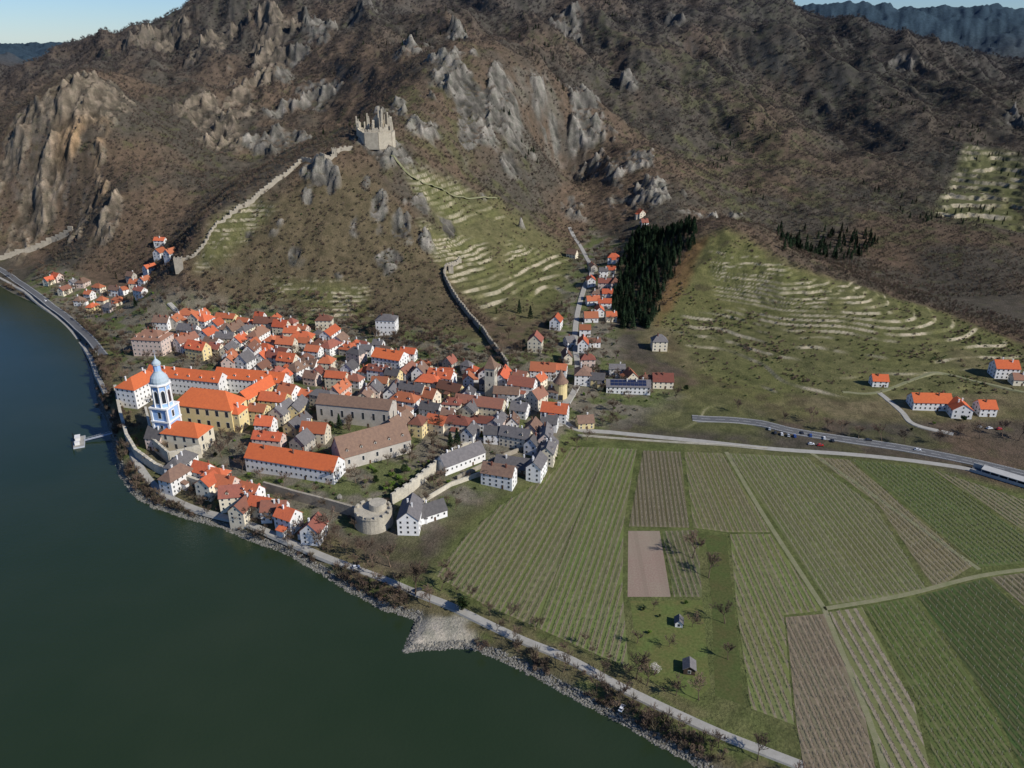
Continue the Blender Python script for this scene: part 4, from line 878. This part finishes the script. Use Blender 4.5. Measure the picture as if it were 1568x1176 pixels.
# conifer plantation
PF=HP([(975,352),(1060,345),(1075,365),(1040,400),(1010,450),(1000,500),(960,505),(935,480),(950,420)])
def confill(name,poly,nn,s0,s1):
    P=np.array(poly); x=rng.uniform(P[:,0].min(),P[:,0].max(),nn); y=rng.uniform(P[:,1].min(),P[:,1].max(),nn); kp=inside(x+fbm(x/9,y/9,2,7)*6,y+fbm(x/9,y/9,2,8)*6,poly); x,y=x[kp],y[kp]; z=Hfull(x,y)
    scatter(name,x,y,z-.5,rng.uniform(s0,s1,len(x)),rng.uniform(0,6.28,len(x)),CON)
confill('pine_plantation',PF,1500,.55,1.2)
confill('dark_pine_grove',HP([(1190,350),(1330,355),(1340,385),(1270,400),(1190,385)]),420,.6,1.2)
x,y=rand_pts(8000,900,2100,1,.7); zf,rf,tf,pf,sf,_,_=Hfull(x,y,True); kp=(zf>40)&(fbm(x/110,y/110,3,99)>.42)&(x>-250)
scatter('scattered_pines',x[kp],y[kp],zf[kp]-.5,rng.uniform(.35,.75,kp.sum()),rng.uniform(0,6.28,kp.sum()),CON)
# ------------------------------------------------------------------ sheds
for px_,py_,L,W,H,rm_,wm_ in ((1040,948,4.5,3.5,2.4,'rg','ww'),(1056,1016,6,5,3,'rg','wd')): place(px_,py_,L,W,80,H,1.6,rm_,wm_,name='garden_shed',chim=False,st=1)
# ------------------------------------------------------------------ cars
def car(px,py,ang,c,z=6):
    x,y,z=gp(px,py,z); e=empty('parked_car',(x,y,z+.22),rad(ang)); b=MB(); g=MB(); w=MB()
    pr=[(-2.1,.35),(-2.15,.75),(-1.9,.95),(-1.1,1.0),(.9,1.0),(1.9,.85),(2.15,.6),(2.1,.35)]
    k=len(pr)
    for s in (-1,1): b.poly([(a,s*.85,h) for a,h in (pr if s<0 else pr[::-1])])
    for i in range(k): p,q=pr[i],pr[(i+1)%k]; b.quad((p[0],-.85,p[1]),(p[0],.85,p[1]),(q[0],.85,q[1]),(q[0],-.85,q[1]))
    cb=[(-1.8,1.0),(-1.3,1.42),(.3,1.45),(1.0,1.0)]
    for s in (-1,1): g.poly([(a,s*(.8 if h<1.1 else .66),h) for a,h in (cb if s>0 else cb[::-1])])
    for i in (0,2): p,q=cb[i],cb[i+1]; yy0=.8 if p[1]<1.1 else .66; yy1=.8 if q[1]<1.1 else .66; g.quad((p[0],-yy0,p[1]),(p[0],yy0,p[1]),(q[0],yy1,q[1]),(q[0],-yy1,q[1]))
    b.box(-1.3,.3,-.66,.66,1.42,1.47)
    for a in (-1.35,1.35):
        for s in (-1,1): w.tube((a,s*.65,.32),(a,s*.88,.32),.32,.32,10); w.poly([(a+.32*math.cos(q*.628),s*.88,.32+.32*math.sin(q*.628)) for q in range(10)])
    obj('body',b,M[c],e); obj('glazing',g,M['glass'],e); obj('wheels',w,M['rubber'],e)
for i,(a,b_,an,c_) in enumerate([(1187,664,80,'ck'),(1197,666,80,'cw'),(1207,668,80,'cs'),(1217,669,80,'cb'),(1241,668,75,'cb'),(1228,664,80,'ck'),(1256,683,-5,'cr'),(1242,681,-5,'cw'),(1262,672,80,'cw'),(1275,676,80,'ck'),(1178,658,80,'cs'),(1405,690,-14,'cw'),(1330,675,-10,'ck'),
 (1500,655,10,'cs'),(1515,657,10,'cw'),(1530,658,10,'cr'),(952,1088,60,'cw'),(890,590,80,'cw'),(640,905,30,'ck'),(70,464,-40,'cw'),(110,490,-40,'ck'),(838,645,80,'cw'),(545,870,20,'cw')]): car(a,b_,an,c_)
# ------------------------------------------------------------------ landing stage
a=Pz(122,678,0); b_=Pz(180,662,3); e=empty('boat_landing_stage',(a[0],a[1],0)); d=Vector((b_[0]-a[0],b_[1]-a[1])); L=d.length; e.rotation_euler[2]=math.atan2(d.y,d.x)
h=MB(); h.box(-3.5,3.5,-9,9,-.6,1.0); obj('pontoon',h,M['steel'],e)
dk=MB(); dk.box(-3.2,3.2,-8.7,8.7,1.003,1.1); obj('deck',dk,M['pave'],e)
cb=MB(); cb.box(-2.5,.5,1,6,1.1,3.6); cb.box(-2.8,.8,.7,6.3,3.6,3.8); cb.box(-2.5,.5,-6,-3,1.1,3.2); obj('cabin',cb,M['ww'],e)
gw=MB(); gw.quad((3.3,-1.1,1.3),(L,-1.1,3.4),(L,1.1,3.4),(3.3,1.1,1.3)); gw.quad((3.3,1.1,1.1),(L,1.1,3.2),(L,-1.1,3.2),(3.3,-1.1,1.1))
for s in (-1.1,1.1):
    gw.tube((3.3,s,2.4),(L,s,4.5),.08,.08,4)
    for k in range(9): t_=k/8; xx=3.3+(L-3.3)*t_; gw.tube((xx,s,1.2+2.1*t_),(xx,s,2.4+2.1*t_),.05,.05,4)
obj('gangway',gw,M['steel'],e)
ps=MB()
for xx,yy_ in ((-3.9,-7),(-3.9,7)): ps.tube((xx,yy_,-6),(xx,yy_,5),.35,.35,8)
obj('mooring_piles',ps,M['rubber'],e)
# ------------------------------------------------------------------ light, sky, camera
sd=Vector((.82,-.46,.68)).normalized()
el=math.asin(sd.z); az=math.atan2(sd.x,sd.y)
w=bpy.data.worlds.new("World"); sc.world=w; w.use_nodes=True; nt=w.node_tree; bg=nt.nodes['Background']
sk=nt.nodes.new('ShaderNodeTexSky'); sk.sky_type='NISHITA'; sk.sun_disc=False; sk.sun_elevation=el; sk.sun_rotation=az; sk.air_density=1.0; sk.dust_density=.0; sk.ozone_density=4
mx=nt.nodes.new('ShaderNodeMix'); mx.data_type='RGBA'; mx.blend_type='MULTIPLY'; mx.inputs[0].default_value=1; mx.inputs[7].default_value=(.74,.95,1.32,1)
nt.links.new(sk.outputs[0],mx.inputs[6]); nt.links.new(mx.outputs[2],bg.inputs[0]); bg.inputs[1].default_value=.078
l=bpy.data.lights.new('sun','SUN'); l.energy=5.0; l.angle=rad(.5); l.color=(1,.965,.90); lo=link(bpy.data.objects.new('sun',l)); lo.rotation_euler=(-sd).to_track_quat('-Z','Y').to_euler()
cam=bpy.data.cameras.new('camera'); cam.sensor_width=36; cam.lens=36*FP/1568; cam.clip_start=1; cam.clip_end=40000
co=link(bpy.data.objects.new('camera',cam)); co.location=(0,0,CAMH); co.rotation_euler=(math.pi/2-TH,0,0); sc.camera=co
sc.view_settings.view_transform='Standard'; sc.view_settings.look='None'; sc.view_settings.exposure=0
